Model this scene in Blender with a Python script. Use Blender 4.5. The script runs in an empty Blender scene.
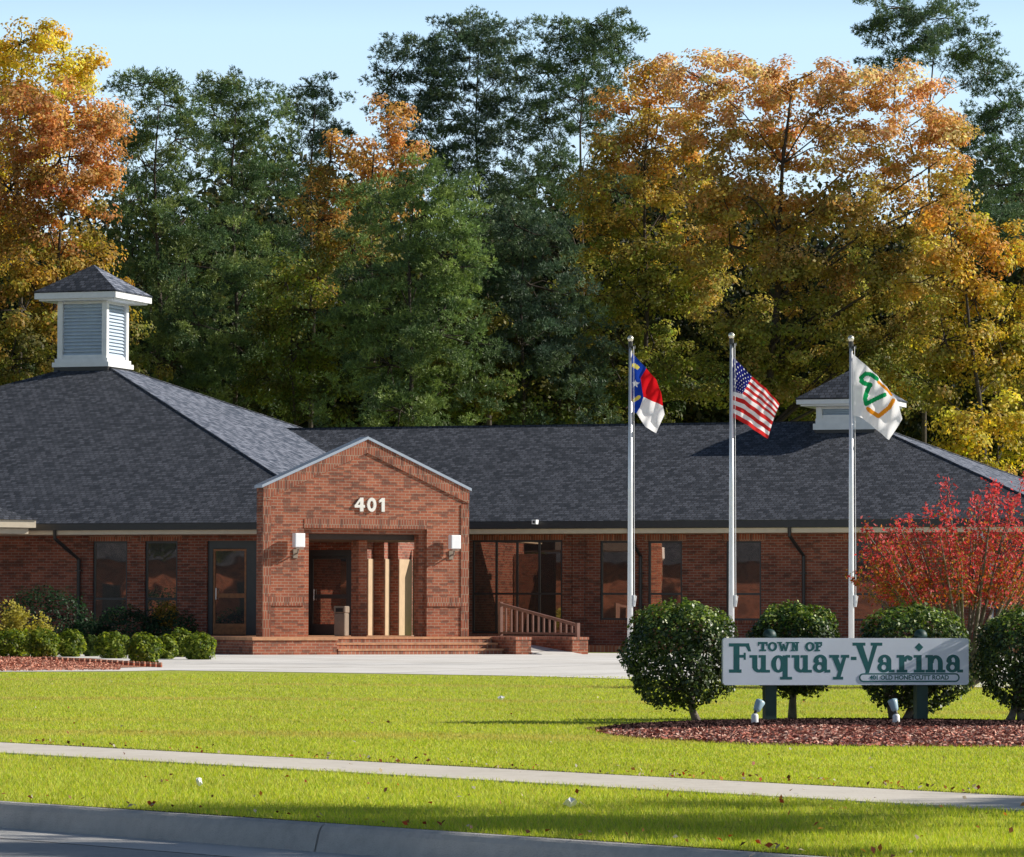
import bpy, math, random
import numpy as np
from mathutils import Vector
random.seed(7); RS = np.random.RandomState(11)
R = math.radians
scene = bpy.context.scene
COL = scene.collection

# ------------------------------------------------------------------ camera model (metres; Z up; facade runs along X)
F = 4000.0; TH = R(18.5); YH = 612.0; ROLL = 0.0025; D0 = 98.5
fwd0 = np.array([-math.sin(TH), math.cos(TH), 0]); right0 = np.array([math.cos(TH), math.sin(TH), 0]); up0 = np.array([0, 0, 1.])
CAM = -(D0*fwd0 + (366-512)/F*D0*right0); CAM[2] = 1.06
PITCH = math.atan((YH-428.5)/F)
cf = math.cos(PITCH)*fwd0 + math.sin(PITCH)*up0
cu1 = -math.sin(PITCH)*fwd0 + math.cos(PITCH)*up0
cr = math.cos(ROLL)*right0 + math.sin(ROLL)*cu1
cu = -math.sin(ROLL)*right0 + math.cos(ROLL)*cu1
def ray(x, y): return cf + cr*(x-512)/F - cu*(y-428.5)/F
def on_plane(x, y, n, c):
    d = ray(x, y); n = np.array(n, float)
    return CAM + d*((c - n@CAM)/(n@d))
def ground(x, y, z=0.0): return on_plane(x, y, (0, 0, 1), z)
def at(x, y, D): return CAM + ray(x, y)*D
def lat(D, l, z=0.0):
    p = CAM + fwd0*D + right0*l; return np.array([p[0], p[1], z])
PN = np.array((math.sqrt(.5), -math.sqrt(.5), 0)); PT = np.array((math.sqrt(.5), math.sqrt(.5), 0))
def tn(t, n, z=0.0): return PT*t + PN*n + np.array((0, 0, z))

# ------------------------------------------------------------------ node helpers
def mat(name):
    m = bpy.data.materials.new(name); m.use_nodes = True
    nt = m.node_tree; nt.nodes.clear()
    out = nt.nodes.new('ShaderNodeOutputMaterial')
    return m, nt, out
def N(nt, typ, **kw):
    n = nt.nodes.new('ShaderNode'+typ)
    for k, v in kw.items():
        if k in n.inputs.keys(): n.inputs[k].default_value = v
        else: setattr(n, k, v)
    return n
def L(nt, a, b): nt.links.new(a, b)
def c4(c): return (c[0], c[1], c[2], 1)
def ramp(nt, stops):
    r = nt.nodes.new('ShaderNodeValToRGB'); e = r.color_ramp.elements
    while len(e) > 1: e.remove(e[-1])
    e[0].position = stops[0][0]; e[0].color = c4(stops[0][1])
    for p, c in stops[1:]:
        x = e.new(p); x.color = c4(c)
    return r
def simple(name, col, rough=.6, var=.15, scale=6, metal=0, spec=.5, bump=.0, bscale=40):
    m, nt, out = mat(name)
    p = N(nt, 'BsdfPrincipled', Roughness=rough, Metallic=metal)
    p.inputs['Specular IOR Level'].default_value = spec
    tc = N(nt, 'TexCoord'); no = N(nt, 'TexNoise', Scale=scale, Detail=5.0)
    L(nt, tc.outputs['Object'], no.inputs['Vector'])
    r = ramp(nt, [(.3, [x*(1-var) for x in col]), (.7, [min(1, x*(1+var)) for x in col])])
    L(nt, no.outputs['Fac'], r.inputs[0]); L(nt, r.outputs[0], p.inputs['Base Color'])
    if bump:
        n2 = N(nt, 'TexNoise', Scale=bscale, Detail=4.0); L(nt, tc.outputs['Object'], n2.inputs['Vector'])
        b = N(nt, 'Bump', Strength=bump, Distance=.02); L(nt, n2.outputs['Fac'], b.inputs['Height']); L(nt, b.outputs[0], p.inputs['Normal'])
    L(nt, p.outputs[0], out.inputs[0]); return m

def brick_mat(name, w, h, c1, c2, mortar, ms=.009, dark=(.05, .025, .02)):
    m, nt, out = mat(name)
    uv = N(nt, 'UVMap'); uv.uv_map = 'UVMap'
    b = N(nt, 'TexBrick'); b.offset = .5
    b.inputs['Scale'].default_value = 1; b.inputs['Brick Width'].default_value = w; b.inputs['Row Height'].default_value = h
    b.inputs['Mortar Size'].default_value = ms; b.inputs['Mortar Smooth'].default_value = .2; b.inputs['Bias'].default_value = -.15
    b.inputs['Color1'].default_value = c4(c1); b.inputs['Color2'].default_value = c4(c2); b.inputs['Mortar'].default_value = c4(mortar)
    L(nt, uv.outputs[0], b.inputs['Vector'])
    # some darker burnt bricks, chosen brick by brick
    mp = N(nt, 'Mapping'); mp.inputs['Scale'].default_value = (1/w, 1/h, 1); L(nt, uv.outputs[0], mp.inputs[0])
    vo = N(nt, 'TexVoronoi', Scale=1.0); vo.inputs['Randomness'].default_value = .35; L(nt, mp.outputs[0], vo.inputs['Vector'])
    sp = N(nt, 'SeparateColor'); L(nt, vo.outputs['Color'], sp.inputs[0])
    r = ramp(nt, [(.70, (0, 0, 0)), (.8, (.5, .5, .5))]); L(nt, sp.outputs[0], r.inputs[0])
    mx = N(nt, 'Mix', data_type='RGBA'); L(nt, r.outputs[0], mx.inputs[0]); L(nt, b.outputs['Color'], mx.inputs[6]); mx.inputs[7].default_value = c4(dark)
    no = N(nt, 'TexNoise', Scale=1.3, Detail=4.0); L(nt, uv.outputs[0], no.inputs['Vector'])
    r2 = ramp(nt, [(.3, (.72, .7, .7)), (.7, (1.15, 1.12, 1.1))]); L(nt, no.outputs['Fac'], r2.inputs[0])
    mm = N(nt, 'Mix', data_type='RGBA', blend_type='MULTIPLY'); mm.inputs[0].default_value = 1
    L(nt, mx.outputs[2], mm.inputs[6]); L(nt, r2.outputs[0], mm.inputs[7])
    p = N(nt, 'BsdfPrincipled', Roughness=.85); L(nt, mm.outputs[2], p.inputs['Base Color'])
    bu = N(nt, 'Bump', Strength=.6, Distance=.006); bu.invert = True; L(nt, b.outputs['Fac'], bu.inputs['Height']); L(nt, bu.outputs[0], p.inputs['Normal'])
    L(nt, p.outputs[0], out.inputs[0]); return m

def shingle_mat(name, k=1.0):
    m, nt, out = mat(name)
    uv = N(nt, 'UVMap'); uv.uv_map = 'UVMap'
    b = N(nt, 'TexBrick'); b.offset = .37
    b.inputs['Scale'].default_value = 1; b.inputs['Brick Width'].default_value = .16; b.inputs['Row Height'].default_value = .145
    b.inputs['Mortar Size'].default_value = .014; b.inputs['Mortar Smooth'].default_value = .3; b.inputs['Bias'].default_value = 0
    b.inputs['Color1'].default_value = (.010*k, .016*k, .028*k, 1); b.inputs['Color2'].default_value = (.085*k, .093*k, .118*k, 1); b.inputs['Mortar'].default_value = (.004*k, .006*k, .011*k, 1)
    L(nt, uv.outputs[0], b.inputs['Vector'])
    no = N(nt, 'TexNoise', Scale=6.0, Detail=8.0, Roughness=.85); L(nt, uv.outputs[0], no.inputs['Vector'])
    r2 = ramp(nt, [(.32, (.72, .74, .77)), (.7, (1.26, 1.25, 1.24))]); L(nt, no.outputs['Fac'], r2.inputs[0])
    mm = N(nt, 'Mix', data_type='RGBA', blend_type='MULTIPLY'); mm.inputs[0].default_value = 1
    L(nt, b.outputs['Color'], mm.inputs[6]); L(nt, r2.outputs[0], mm.inputs[7])
    p = N(nt, 'BsdfPrincipled', Roughness=.78); p.inputs['IOR'].default_value = 1.5
    L(nt, mm.outputs[2], p.inputs['Base Color'])
    n2 = N(nt, 'TexNoise', Scale=55.0, Detail=3.0); L(nt, uv.outputs[0], n2.inputs['Vector'])
    ad = N(nt, 'Math', operation='MULTIPLY_ADD'); L(nt, n2.outputs['Fac'], ad.inputs[0]); ad.inputs[1].default_value = .35; L(nt, b.outputs['Fac'], ad.inputs[2])
    bu = N(nt, 'Bump', Strength=.5, Distance=.01); bu.invert = True; L(nt, ad.outputs[0], bu.inputs['Height']); L(nt, bu.outputs[0], p.inputs['Normal'])
    L(nt, p.outputs[0], out.inputs[0]); return m

def leaf_mat(name, trans=.35, rough=.55, spec=.3):
    m, nt, out = mat(name)
    a = N(nt, 'Attribute'); a.attribute_name = 'tint'
    p = N(nt, 'BsdfPrincipled', Roughness=rough); p.inputs['Specular IOR Level'].default_value = spec
    t = N(nt, 'BsdfTranslucent'); mx = N(nt, 'MixShader'); mx.inputs[0].default_value = trans
    hs = N(nt, 'HueSaturation', Saturation=1.1, Value=1.25); L(nt, a.outputs['Color'], hs.inputs['Color'])
    L(nt, a.outputs['Color'], p.inputs['Base Color']); L(nt, hs.outputs[0], t.inputs['Color'])
    L(nt, p.outputs[0], mx.inputs[1]); L(nt, t.outputs[0], mx.inputs[2]); L(nt, mx.outputs[0], out.inputs[0]); return m

def glass_mat(name, tint=(.62, .5, .42), fac=.5):
    m, nt, out = mat(name)
    d = N(nt, 'BsdfPrincipled', Roughness=.4); d.inputs['Base Color'].default_value = (.012, .012, .014, 1)
    g = N(nt, 'BsdfGlossy', Roughness=.015); g.inputs['Color'].default_value = c4(tint)
    tc = N(nt, 'TexCoord'); no = N(nt, 'TexNoise', Scale=1.1, Detail=1.0); oi = N(nt, 'ObjectInfo'); vm = N(nt, 'VectorMath', operation='ADD'); L(nt, tc.outputs['Object'], vm.inputs[0]); L(nt, oi.outputs['Random'], vm.inputs[1]); v2 = N(nt, 'VectorMath', operation='MULTIPLY'); L(nt, vm.outputs[0], v2.inputs[0]); v2.inputs[1].default_value = (1, 1, 1); vs = N(nt, 'VectorMath', operation='SCALE'); L(nt, oi.outputs['Random'], vs.inputs['Scale']); vs.inputs[0].default_value = (40, 17, 29); va = N(nt, 'VectorMath', operation='ADD'); L(nt, tc.outputs['Object'], va.inputs[0]); L(nt, vs.outputs[0], va.inputs[1]); L(nt, va.outputs[0], no.inputs['Vector'])
    bu = N(nt, 'Bump', Strength=.035, Distance=.05); L(nt, no.outputs['Fac'], bu.inputs['Height']); L(nt, bu.outputs[0], g.inputs['Normal'])
    mx = N(nt, 'MixShader'); mx.inputs[0].default_value = fac
    L(nt, d.outputs[0], mx.inputs[1]); L(nt, g.outputs[0], mx.inputs[2]); L(nt, mx.outputs[0], out.inputs[0]); return m

def cloth_mat(name, col, var=.04):
    m, nt, out = mat(name)
    tc = N(nt, 'TexCoord'); no = N(nt, 'TexNoise', Scale=9.0); L(nt, tc.outputs['Object'], no.inputs['Vector'])
    r = ramp(nt, [(.3, [x*(1-var) for x in col]), (.7, [x*(1+var) for x in col])]); L(nt, no.outputs['Fac'], r.inputs[0])
    d = N(nt, 'BsdfDiffuse'); t = N(nt, 'BsdfTranslucent'); mx = N(nt, 'MixShader'); mx.inputs[0].default_value = .45
    L(nt, r.outputs[0], d.inputs[0]); L(nt, r.outputs[0], t.inputs[0])
    L(nt, d.outputs[0], mx.inputs[1]); L(nt, t.outputs[0], mx.inputs[2]); L(nt, mx.outputs[0], out.inputs[0]); return m

def ground_mat(name, stops, scales=(.25, 6.0, 60.0), stretch=None, rough=.95, bump=.5, bd=.03, mixw=(.45, .35, .2)):
    m, nt, out = mat(name)
    tc = N(nt, 'TexCoord'); mp = N(nt, 'Mapping'); L(nt, tc.outputs['Object'], mp.inputs[0])
    if stretch:
        mp.inputs['Rotation'].default_value = (0, 0, stretch[0]); mp.inputs['Scale'].default_value = (stretch[1], stretch[2], 1)
    acc = None
    for s, w in zip(scales, mixw):
        no = N(nt, 'TexNoise', Scale=s, Detail=5.0, Roughness=.6)
        L(nt, (mp if s == scales[0] else tc).outputs[0] if s == scales[0] else tc.outputs['Object'], no.inputs['Vector'])
        mu = N(nt, 'Math', operation='MULTIPLY'); mu.inputs[1].default_value = w; L(nt, no.outputs['Fac'], mu.inputs[0])
        if acc is None: acc = mu
        else:
            ad = N(nt, 'Math', operation='ADD'); L(nt, acc.outputs[0], ad.inputs[0]); L(nt, mu.outputs[0], ad.inputs[1]); acc = ad
    r = ramp(nt, stops); L(nt, acc.outputs[0], r.inputs[0])
    p = N(nt, 'BsdfPrincipled', Roughness=rough); p.inputs['Specular IOR Level'].default_value = .2
    L(nt, r.outputs[0], p.inputs['Base Color'])
    n2 = N(nt, 'TexNoise', Scale=scales[-1], Detail=4.0); L(nt, tc.outputs['Object'], n2.inputs['Vector'])
    b = N(nt, 'Bump', Strength=bump, Distance=bd); L(nt, n2.outputs['Fac'], b.inputs['Height']); L(nt, b.outputs[0], p.inputs['Normal'])
    L(nt, p.outputs[0], out.inputs[0]); return m

M = {}
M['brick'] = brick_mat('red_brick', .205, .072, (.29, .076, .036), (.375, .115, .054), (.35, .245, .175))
M['soldier'] = brick_mat('soldier_brick', .072, .215, (.26, .07, .035), (.36, .11, .055), (.33, .25, .18))
M['nosing'] = simple('tan_nosing_brick', (.50, .25, .13), .8, .22, 9)
M['cap'] = brick_mat('cap_brick', .105, .3, (.36, .12, .07), (.46, .19, .11), (.42, .34, .27))
M['shingle'] = shingle_mat('asphalt_shingles')
M['shingle_lit'] = shingle_mat('sunlit_slope_shingles', 3.0)  # same shingles lightened: sunshine on the right-hand slopes put into the colour
M['brickwall'] = brick_mat('shaded_red_brick', .205, .072, (.20, .048, .028), (.30, .09, .048), (.26, .20, .16))  # darker copy of the red brick, the walls' shade put into its colour
M['white'] = simple('white_paint', (.74, .75, .77), .45, .05)
M['louvre'] = simple('blue_grey_louvre', (.46, .55, .66), .5, .06)
M['cream'] = simple('cream_trim', (.62, .54, .42), .6, .06)
M['tan'] = simple('tan_board', (.47, .34, .22), .6, .08)
M['bronze'] = simple('dark_bronze', (.022, .022, .024), .45, .15)
M['frame'] = simple('window_frame_bronze', (.03, .031, .034), .4, .15)
M['glass'] = glass_mat('tinted_glass')
M['darkwood'] = simple('dark_stained_boards', (.045, .03, .024), .7, .2, 8)
M['wood'] = simple('stained_oak', (.28, .11, .035), .5, .3, 12)
M['coping'] = simple('coping_metal', (.38, .43, .52), .35, .05, metal=.3)
M['dark'] = simple('dark_interior', (.02, .018, .017), .8, .2)
M['concrete'] = ground_mat('pale_concrete', [(.3, (.62, .60, .57)), (.5, (.72, .70, .68)), (.7, (.78, .77, .75))], (.4, 5.0, 90.0), bump=.12, bd=.01)
M['walk'] = ground_mat('sidewalk_concrete', [(.3, (.50, .46, .40)), (.5, (.62, .58, .52)), (.7, (.70, .66, .60))], (.6, 7.0, 110.0), bump=.2, bd=.01)
M['kerb'] = ground_mat('kerb_concrete', [(.3, (.32, .315, .31)), (.5, (.47, .46, .44)), (.72, (.60, .58, .55))], (1.2, 14.0, 130.0), bump=.6, bd=.012)
M['gutter'] = ground_mat('gutter_concrete', [(.3, (.42, .41, .40)), (.5, (.56, .55, .53)), (.7, (.66, .64, .62))], (1.2, 12.0, 120.0), bump=.3, bd=.01)
M['asphalt'] = ground_mat('asphalt', [(.3, (.30, .30, .305)), (.7, (.46, .455, .45))], (.6, 20.0, 150.0), bump=.5, bd=.01)
M['soil'] = ground_mat('bare_ground', [(.3, (.10, .09, .04)), (.7, (.17, .15, .06))], (.1, 2.0, 20.0))
LAWN_STOPS = [(.34, (.36, .31, .08)), (.44, (.37, .40, .05)), (.54, (.38, .45, .05)), (.66, (.50, .44, .13))]
M['lawn'] = ground_mat('lawn_turf', LAWN_STOPS, (.5, 2.6, 55.0), stretch=(R(31), .16, 1.1), bump=.9, bd=.03)
M['mulch'] = ground_mat('bark_mulch', [(.3, (.055, .022, .016)), (.5, (.16, .062, .045)), (.7, (.28, .14, .10))], (3.0, 25.0, 90.0), bump=1.0, bd=.04)
M['redmulch'] = ground_mat('red_mulch', [(.3, (.34, .13, .08)), (.5, (.52, .24, .16)), (.7, (.62, .34, .24))], (3.0, 22.0, 90.0), bump=1.0, bd=.04)
M['bark'] = simple('bark', (.05, .038, .03), .9, .4, 9, bump=.8, bscale=18)
M['greybark'] = simple('grey_bark', (.16, .14, .115), .9, .35, 14, bump=.5, bscale=40)
M['leaf'] = leaf_mat('foliage', .46); M['needle'] = leaf_mat('needles', .22, .5, .35)
M['gloss_leaf'] = leaf_mat('glossy_leaf', .2, .42, .5); M['grass'] = leaf_mat('grass_blades', .4, .6, .2)
M['chip'] = leaf_mat('mulch_chips', .0, .9, .2)
M['alu'] = simple('satin_aluminium', (.72, .73, .76), .38, .04, metal=.55)
M['sign'] = simple('sign_panel', (.74, .81, .95), .5, .05, 4)
M['teal'] = simple('teal_paint', (.006, .12, .135), .5, .12, 20)
M['post'] = simple('green_post', (.012, .045, .04), .55, .2, 10)
M['lampwhite'] = simple('frosted_shade', (.86, .87, .9), .4, .03)
M['beige'] = simple('beige_metal', (.24, .19, .15), .5, .1)
M['rail'] = simple('brown_rail', (.22, .11, .085), .5, .12)
M['num'] = simple('cast_numerals', (.78, .77, .72), .4, .05)
M['gold'] = simple('finial_metal', (.75, .72, .62), .25, .05, metal=.7)
M['bluehood'] = simple('blue_grey_hood', (.32, .46, .55), .35, .1)
M['paper'] = simple('white_paper', (.8, .8, .8), .8, .03)

# ------------------------------------------------------------------ mesh builder
class MB:
    def __init__(s): s.v = []; s.f = []; s.mi = []
    def add(s, vs, fs, mi=0):
        o = len(s.v); s.v += [tuple(float(c) for c in p) for p in vs]
        for f in fs: s.f.append(tuple(i+o for i in f)); s.mi.append(mi)
        return s
    def box(s, x0, y0, z0, x1, y1, z1, mi=0):
        return s.frame(np.array((0, 0, 0.)), np.array((1., 0, 0)), np.array((0, 1., 0)), x0, x1, y0, y1, z0, z1, mi)
    def frame(s, o, ax, ay, a0, a1, b0, b1, z0, z1, mi=0):
        if a0 > a1: a0, a1 = a1, a0
        if b0 > b1: b0, b1 = b1, b0
        P = [o+ax*a+ay*b+np.array((0, 0, z)) for z in (z0, z1) for a, b in ((a0, b0), (a1, b0), (a1, b1), (a0, b1))]
        return s.add(P, [(3, 2, 1, 0), (4, 5, 6, 7), (0, 1, 5, 4), (1, 2, 6, 5), (2, 3, 7, 6), (3, 0, 4, 7)], mi)
    def prism(s, pts, o, ax, ay, d, d0, d1, mi=0):
        """polygon pts (a,b) in plane o+ax*a+ay*b swept along d from d0 to d1"""
        n = len(pts); o = np.array(o, float); d = np.array(d, float)
        A = sum(pts[i][0]*pts[(i+1) % n][1]-pts[(i+1) % n][0]*pts[i][1] for i in range(n))
        flip = (A > 0) != (np.dot(np.cross(ax, ay), d)*(d1-d0) > 0)
        if flip: pts = pts[::-1]
        P = [o+np.array(ax)*a+np.array(ay)*b+d*d0 for a, b in pts]+[o+np.array(ax)*a+np.array(ay)*b+d*d1 for a, b in pts]
        fs = [tuple(range(n-1, -1, -1)), tuple(range(n, 2*n))]+[(i, (i+1) % n, n+(i+1) % n, n+i) for i in range(n)]
        return s.add(P, fs, mi)
    def tube(s, pts, rad, seg=8, mi=0, cap=True):
        pts = [np.array(p, float) for p in pts]
        if not hasattr(rad, '__len__'): rad = [rad]*len(pts)
        rings = []; ref = None
        for i, p in enumerate(pts):
            d = pts[min(i+1, len(pts)-1)]-pts[max(i-1, 0)]; d /= (np.linalg.norm(d)+1e-9)
            if ref is None: ref = np.array((1., 0, 0)) if abs(d[0]) < .9 else np.array((0, 1., 0))
            u = ref-d*(ref@d); u /= np.linalg.norm(u); ref = u; w = np.cross(d, u)
            rings.append([p+(u*math.cos(2*math.pi*k/seg)+w*math.sin(2*math.pi*k/seg))*rad[i] for k in range(seg)])
        vs = [q for r_ in rings for q in r_]; fs = []
        for i in range(len(pts)-1):
            for k in range(seg):
                a = i*seg+k; b = i*seg+(k+1) % seg; fs.append((a, b, b+seg, a+seg))
        if cap: fs.append(tuple(range(seg-1, -1, -1))); fs.append(tuple(range((len(pts)-1)*seg, len(pts)*seg)))
        return s.add(vs, fs, mi)
    def lathe(s, c, prof, seg=16, mi=0):
        c = np.array(c, float)
        return s.tube_profile(c, prof, seg, mi)
    def tube_profile(s, c, prof, seg, mi):
        vs = [c+np.array((r*math.cos(2*math.pi*k/seg), r*math.sin(2*math.pi*k/seg), z)) for r, z in prof for k in range(seg)]
        fs = []
        for i in range(len(prof)-1):
            for k in range(seg):
                a = i*seg+k; b = i*seg+(k+1) % seg; fs.append((a, b, b+seg, a+seg))
        fs.append(tuple(range(seg-1, -1, -1))); fs.append(tuple(range((len(prof)-1)*seg, len(prof)*seg)))
        return s.add(vs, fs, mi)
    def build(s, name, m, parent=None, smooth=False):
        me = bpy.data.meshes.new(name); me.from_pydata(s.v, [], s.f)
        for mm in (m if isinstance(m, (list, tuple)) else [m]): me.materials.append(mm)
        me.polygons.foreach_set('material_index', s.mi); me.update()
        # box-projected UVs in metres, running up each slope
        uv = me.uv_layers.new(name='UVMap'); dat = np.zeros(len(me.loops)*2)
        vv = np.array(s.v) if s.v else np.zeros((0, 3))
        for p in me.polygons:
            n = np.array(p.normal)
            if abs(n[2]) > .985: h = np.array((1., 0, 0)); b = np.array((0, 1., 0))
            else:
                h = np.array((-n[1], n[0], 0)); h /= np.linalg.norm(h); b = np.cross(n, h)
            for li in p.loop_indices:
                q = vv[me.loops[li].vertex_index]; dat[2*li] = q@h; dat[2*li+1] = q@b
        uv.data.foreach_set('uv', dat)
        if smooth: me.polygons.foreach_set('use_smooth', [True]*len(me.polygons))
        o = bpy.data.objects.new(name, me); COL.objects.link(o)
        if parent is not None: attach(o, parent)
        return o
def attach(o, parent):
    o.parent = parent
    par = parent; loc = Vector((0, 0, 0)); 
    w = wloc(parent)
    o.location = Vector(o.get('_w', (0, 0, 0)))-w
def wloc(o):
    w = Vector((0, 0, 0))
    while o is not None: w = w+o.location; o = o.parent
    return w
def tag(o, label=None, cat=None, group=None, kind=None):
    if label: o['label'] = label
    if cat: o['category'] = cat
    if group: o['group'] = group
    if kind: o['kind'] = kind
    return o
def thing(name, loc, label, cat, group=None):
    o = bpy.data.objects.new(name, None); o.empty_display_size = .2; COL.objects.link(o); o.location = tuple(float(c) for c in loc)
    return tag(o, label, cat, group)
def np_mesh(name, V, Fc, m, tint=None, parent=None, smooth=False):
    """big meshes: V (n,3), Fc (m,k) all faces k-gons, tint (n,3)"""
    me = bpy.data.meshes.new(name); k = Fc.shape[1]
    me.vertices.add(len(V)); me.vertices.foreach_set('co', np.ascontiguousarray(V, dtype=np.float32).ravel())
    me.loops.add(Fc.size); me.loops.foreach_set('vertex_index', np.ascontiguousarray(Fc, dtype=np.int32).ravel())
    me.polygons.add(len(Fc)); me.polygons.foreach_set('loop_start', np.arange(0, Fc.size, k, dtype=np.int32))
    me.update(calc_edges=True)
    if tint is not None:
        a = me.attributes.new('tint', 'FLOAT_COLOR', 'POINT')
        a.data.foreach_set('color', np.concatenate([tint, np.ones((len(tint), 1))], 1).astype(np.float32).ravel())
    me.materials.append(m)
    if smooth: me.polygons.foreach_set('use_smooth', [True]*len(Fc))
    o = bpy.data.objects.new(name, me); COL.objects.link(o)
    if parent is not None: attach(o, parent)
    return o

# ------------------------------------------------------------------ foliage generators
def unit(a): return a/(np.linalg.norm(a, axis=1, keepdims=True)+1e-9)
def leaf_quads(C, nrm, size, tint, aspect=.62):
    n = len(C); t = unit(np.cross(nrm, RS.normal(size=(n, 3)))); b = np.cross(nrm, t)
    s = size[:, None]
    V = np.stack([C-t*s*.5, C+b*s*aspect*.5+nrm*s*.12, C+t*s*.5, C-b*s*aspect*.5+nrm*s*.12], 1).reshape(-1, 3)
    Fc = np.arange(4*n).reshape(n, 4)
    return V, Fc, np.repeat(tint, 4, 0)
def clumps_of(lobes, per, kmin=9):
    """lobes: (centre, radii(3)); sub-clump centres scattered mostly in the outer shell"""
    out = []
    for c, r in lobes:
        k = max(kmin, int(per*(r[0]*r[2])))
        d = unit(RS.normal(size=(k, 3))); rr = RS.uniform(.15, 1.05, (k, 1))**.6
        p = c+d*rr*r
        out.append(np.concatenate([p, d], 1))
    return np.concatenate(out, 0)
def pick(pal, n, t=None):
    pal = np.array(pal); i = RS.randint(0, len(pal), n)
    return pal[i]
def broad_crown(name, lobes, parent, colour, per=6, nleaf=70, crad=.6, lsize=(.14, .26), m=None):
    cl = clumps_of(lobes, per); n = len(cl)
    cr_ = RS.uniform(.55, 1.15, n)*crad
    d = unit(RS.normal(size=(n, nleaf, 3)).reshape(-1, 3)).reshape(n, nleaf, 3)
    rr = RS.uniform(0, 1, (n, nleaf, 1))**.45
    P = cl[:, None, :3]+d*rr*cr_[:, None, None]*np.array((1, 1, .62))
    nr = unit((d+cl[:, None, 3:]*.6+np.array((0, 0, .5))+RS.normal(size=d.shape)*.5).reshape(-1, 3))
    base = colour(cl[:, :3])                                    # per-clump colour
    tint = np.repeat(base, nleaf, 0)*RS.uniform(.62, 1.35, (n*nleaf, 1))
    tint *= 1+RS.normal(size=(n*nleaf, 3))*.08
    tint = np.clip(tint, .004, .9)
    V, Fc, T = leaf_quads(P.reshape(-1, 3), nr, RS.uniform(lsize[0], lsize[1], n*nleaf), tint)
    return np_mesh(name, V, Fc, m or M['leaf'], T, parent), cl
def needle_crown(name, lobes, parent, pal, per=12, ntuft=30, crad=.42, nneed=7, nlen=(.09, .17)):
    cl = clumps_of(lobes, per, 12); n = len(cl)
    crd = RS.uniform(.6, 1.2, n)*crad
    d = unit(RS.normal(size=(n*ntuft, 3))).reshape(n, ntuft, 3)
    P = (cl[:, None, :3]+d*(RS.uniform(0, 1, (n, ntuft, 1))**.5)*crd[:, None, None]*np.array((1, 1, .6))).reshape(-1, 3)
    k = len(P); out = (d*np.array((1, 1, .4))).reshape(-1, 3)+np.array((0, 0, .45))+np.repeat(cl[:, 3:], ntuft, 0)*.4
    base = np.repeat(pick(pal, n)*RS.uniform(.75, 1.3, (n, 1))*np.interp(cl[:, 2:3], (3, 13), (.55, 1.0)), ntuft, 0)*RS.uniform(.8, 1.25, (k, 1))  # low clumps darkened, shade under the trees put into needle colour
    D = unit(np.repeat(out, nneed, 0)+RS.normal(size=(k*nneed, 3))*.75)
    L_ = RS.uniform(nlen[0], nlen[1], (k*nneed, 1)); O = np.repeat(P, nneed, 0)
    side = unit(np.cross(D, RS.normal(size=D.shape)))*.013
    V = np.stack([O-side, O+side, O+D*L_+side*.5, O+D*L_-side*.5], 1).reshape(-1, 3)
    T = np.repeat(np.clip(np.repeat(base, nneed, 0)*RS.uniform(.75, 1.3, (k*nneed, 1)), .003, .9), 4, 0)
    return np_mesh(name, V, np.arange(len(V)).reshape(-1, 4), M['needle'], T, parent), cl
def trunk_mesh(base, lobes, cl, r0, parent, m, twigs=60, name='trunk'):
    mb = MB(); base = np.array(base, float)
    cs = np.array([c for c, r in lobes]); top = cs[np.argmax(cs[:, 2])]
    spine = []
    n = 9; mid = cs[:, :2].mean(0)
    for i in range(n):
        f = i/(n-1); z = base[2]+(top[2]-base[2])*f*.96
        xy = base[:2]*(1-f)**1.2+(mid*.5+top[:2]*.5)*(1-(1-f)**1.2)
        spine.append(np.array((xy[0]+min(.15, (top[2]-base[2])*.006)*math.sin(i*1.7), xy[1]+min(.15, (top[2]-base[2])*.006)*math.cos(i*2.1), z)))
    rads = [r0*(1-.85*i/(n-1)) for i in range(n)]
    mb.tube(spine, rads, 10)
    for c, r in lobes:
        hd = math.hypot(c[0]-spine[-1][0], c[1]-spine[-1][1]); z0 = max(base[2]+1.5, c[2]-.75*hd-.4); k = min(range(n), key=lambda i: abs(spine[i][2]-z0))
        a = spine[k]; q = (a+c)/2+np.array((RS.normal()*.2, RS.normal()*.2, .05*np.linalg.norm(c-a)))
        mb.tube([a, q, c], [min(.085, rads[k]*.5), min(.055, rads[k]*.35), .02], 6, cap=False)
    for i in RS.choice(len(cl), min(twigs, len(cl)), replace=False):
        p = cl[i, :3]; j = np.argmin(np.linalg.norm(cs-p, axis=1))
        mb.tube([cs[j], (cs[j]+p)/2+RS.normal(size=3)*.15, p], [.028, .02, .01], 4, cap=False)
    return mb.build(name, m, parent, smooth=True)
def px_lobes(D, spec, depth=.8, grow=1.0):
    s = D/F; out = []
    for i, (x, y, rx, ry) in enumerate([(a, b, c*grow, d*grow) for a, b, c, d in spec]):
        dd = ((i*37) % 11-5)/5.0*1.3
        out.append((at(x, y, D+dd), np.array((rx*s, (rx+ry)*.5*s*depth, ry*s))))
    return out
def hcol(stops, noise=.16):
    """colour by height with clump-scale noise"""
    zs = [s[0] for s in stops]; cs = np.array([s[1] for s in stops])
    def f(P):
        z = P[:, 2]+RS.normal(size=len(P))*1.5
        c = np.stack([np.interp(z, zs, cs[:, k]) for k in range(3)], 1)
        c = c*np.interp(P[:, 2:3], (3, 12), (.6, 1.0)) if stops[-1][0] > 11 else c  # lower leaves darkened: woodland shade painted into the tint
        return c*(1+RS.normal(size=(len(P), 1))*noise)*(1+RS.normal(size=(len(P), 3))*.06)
    return f

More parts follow.
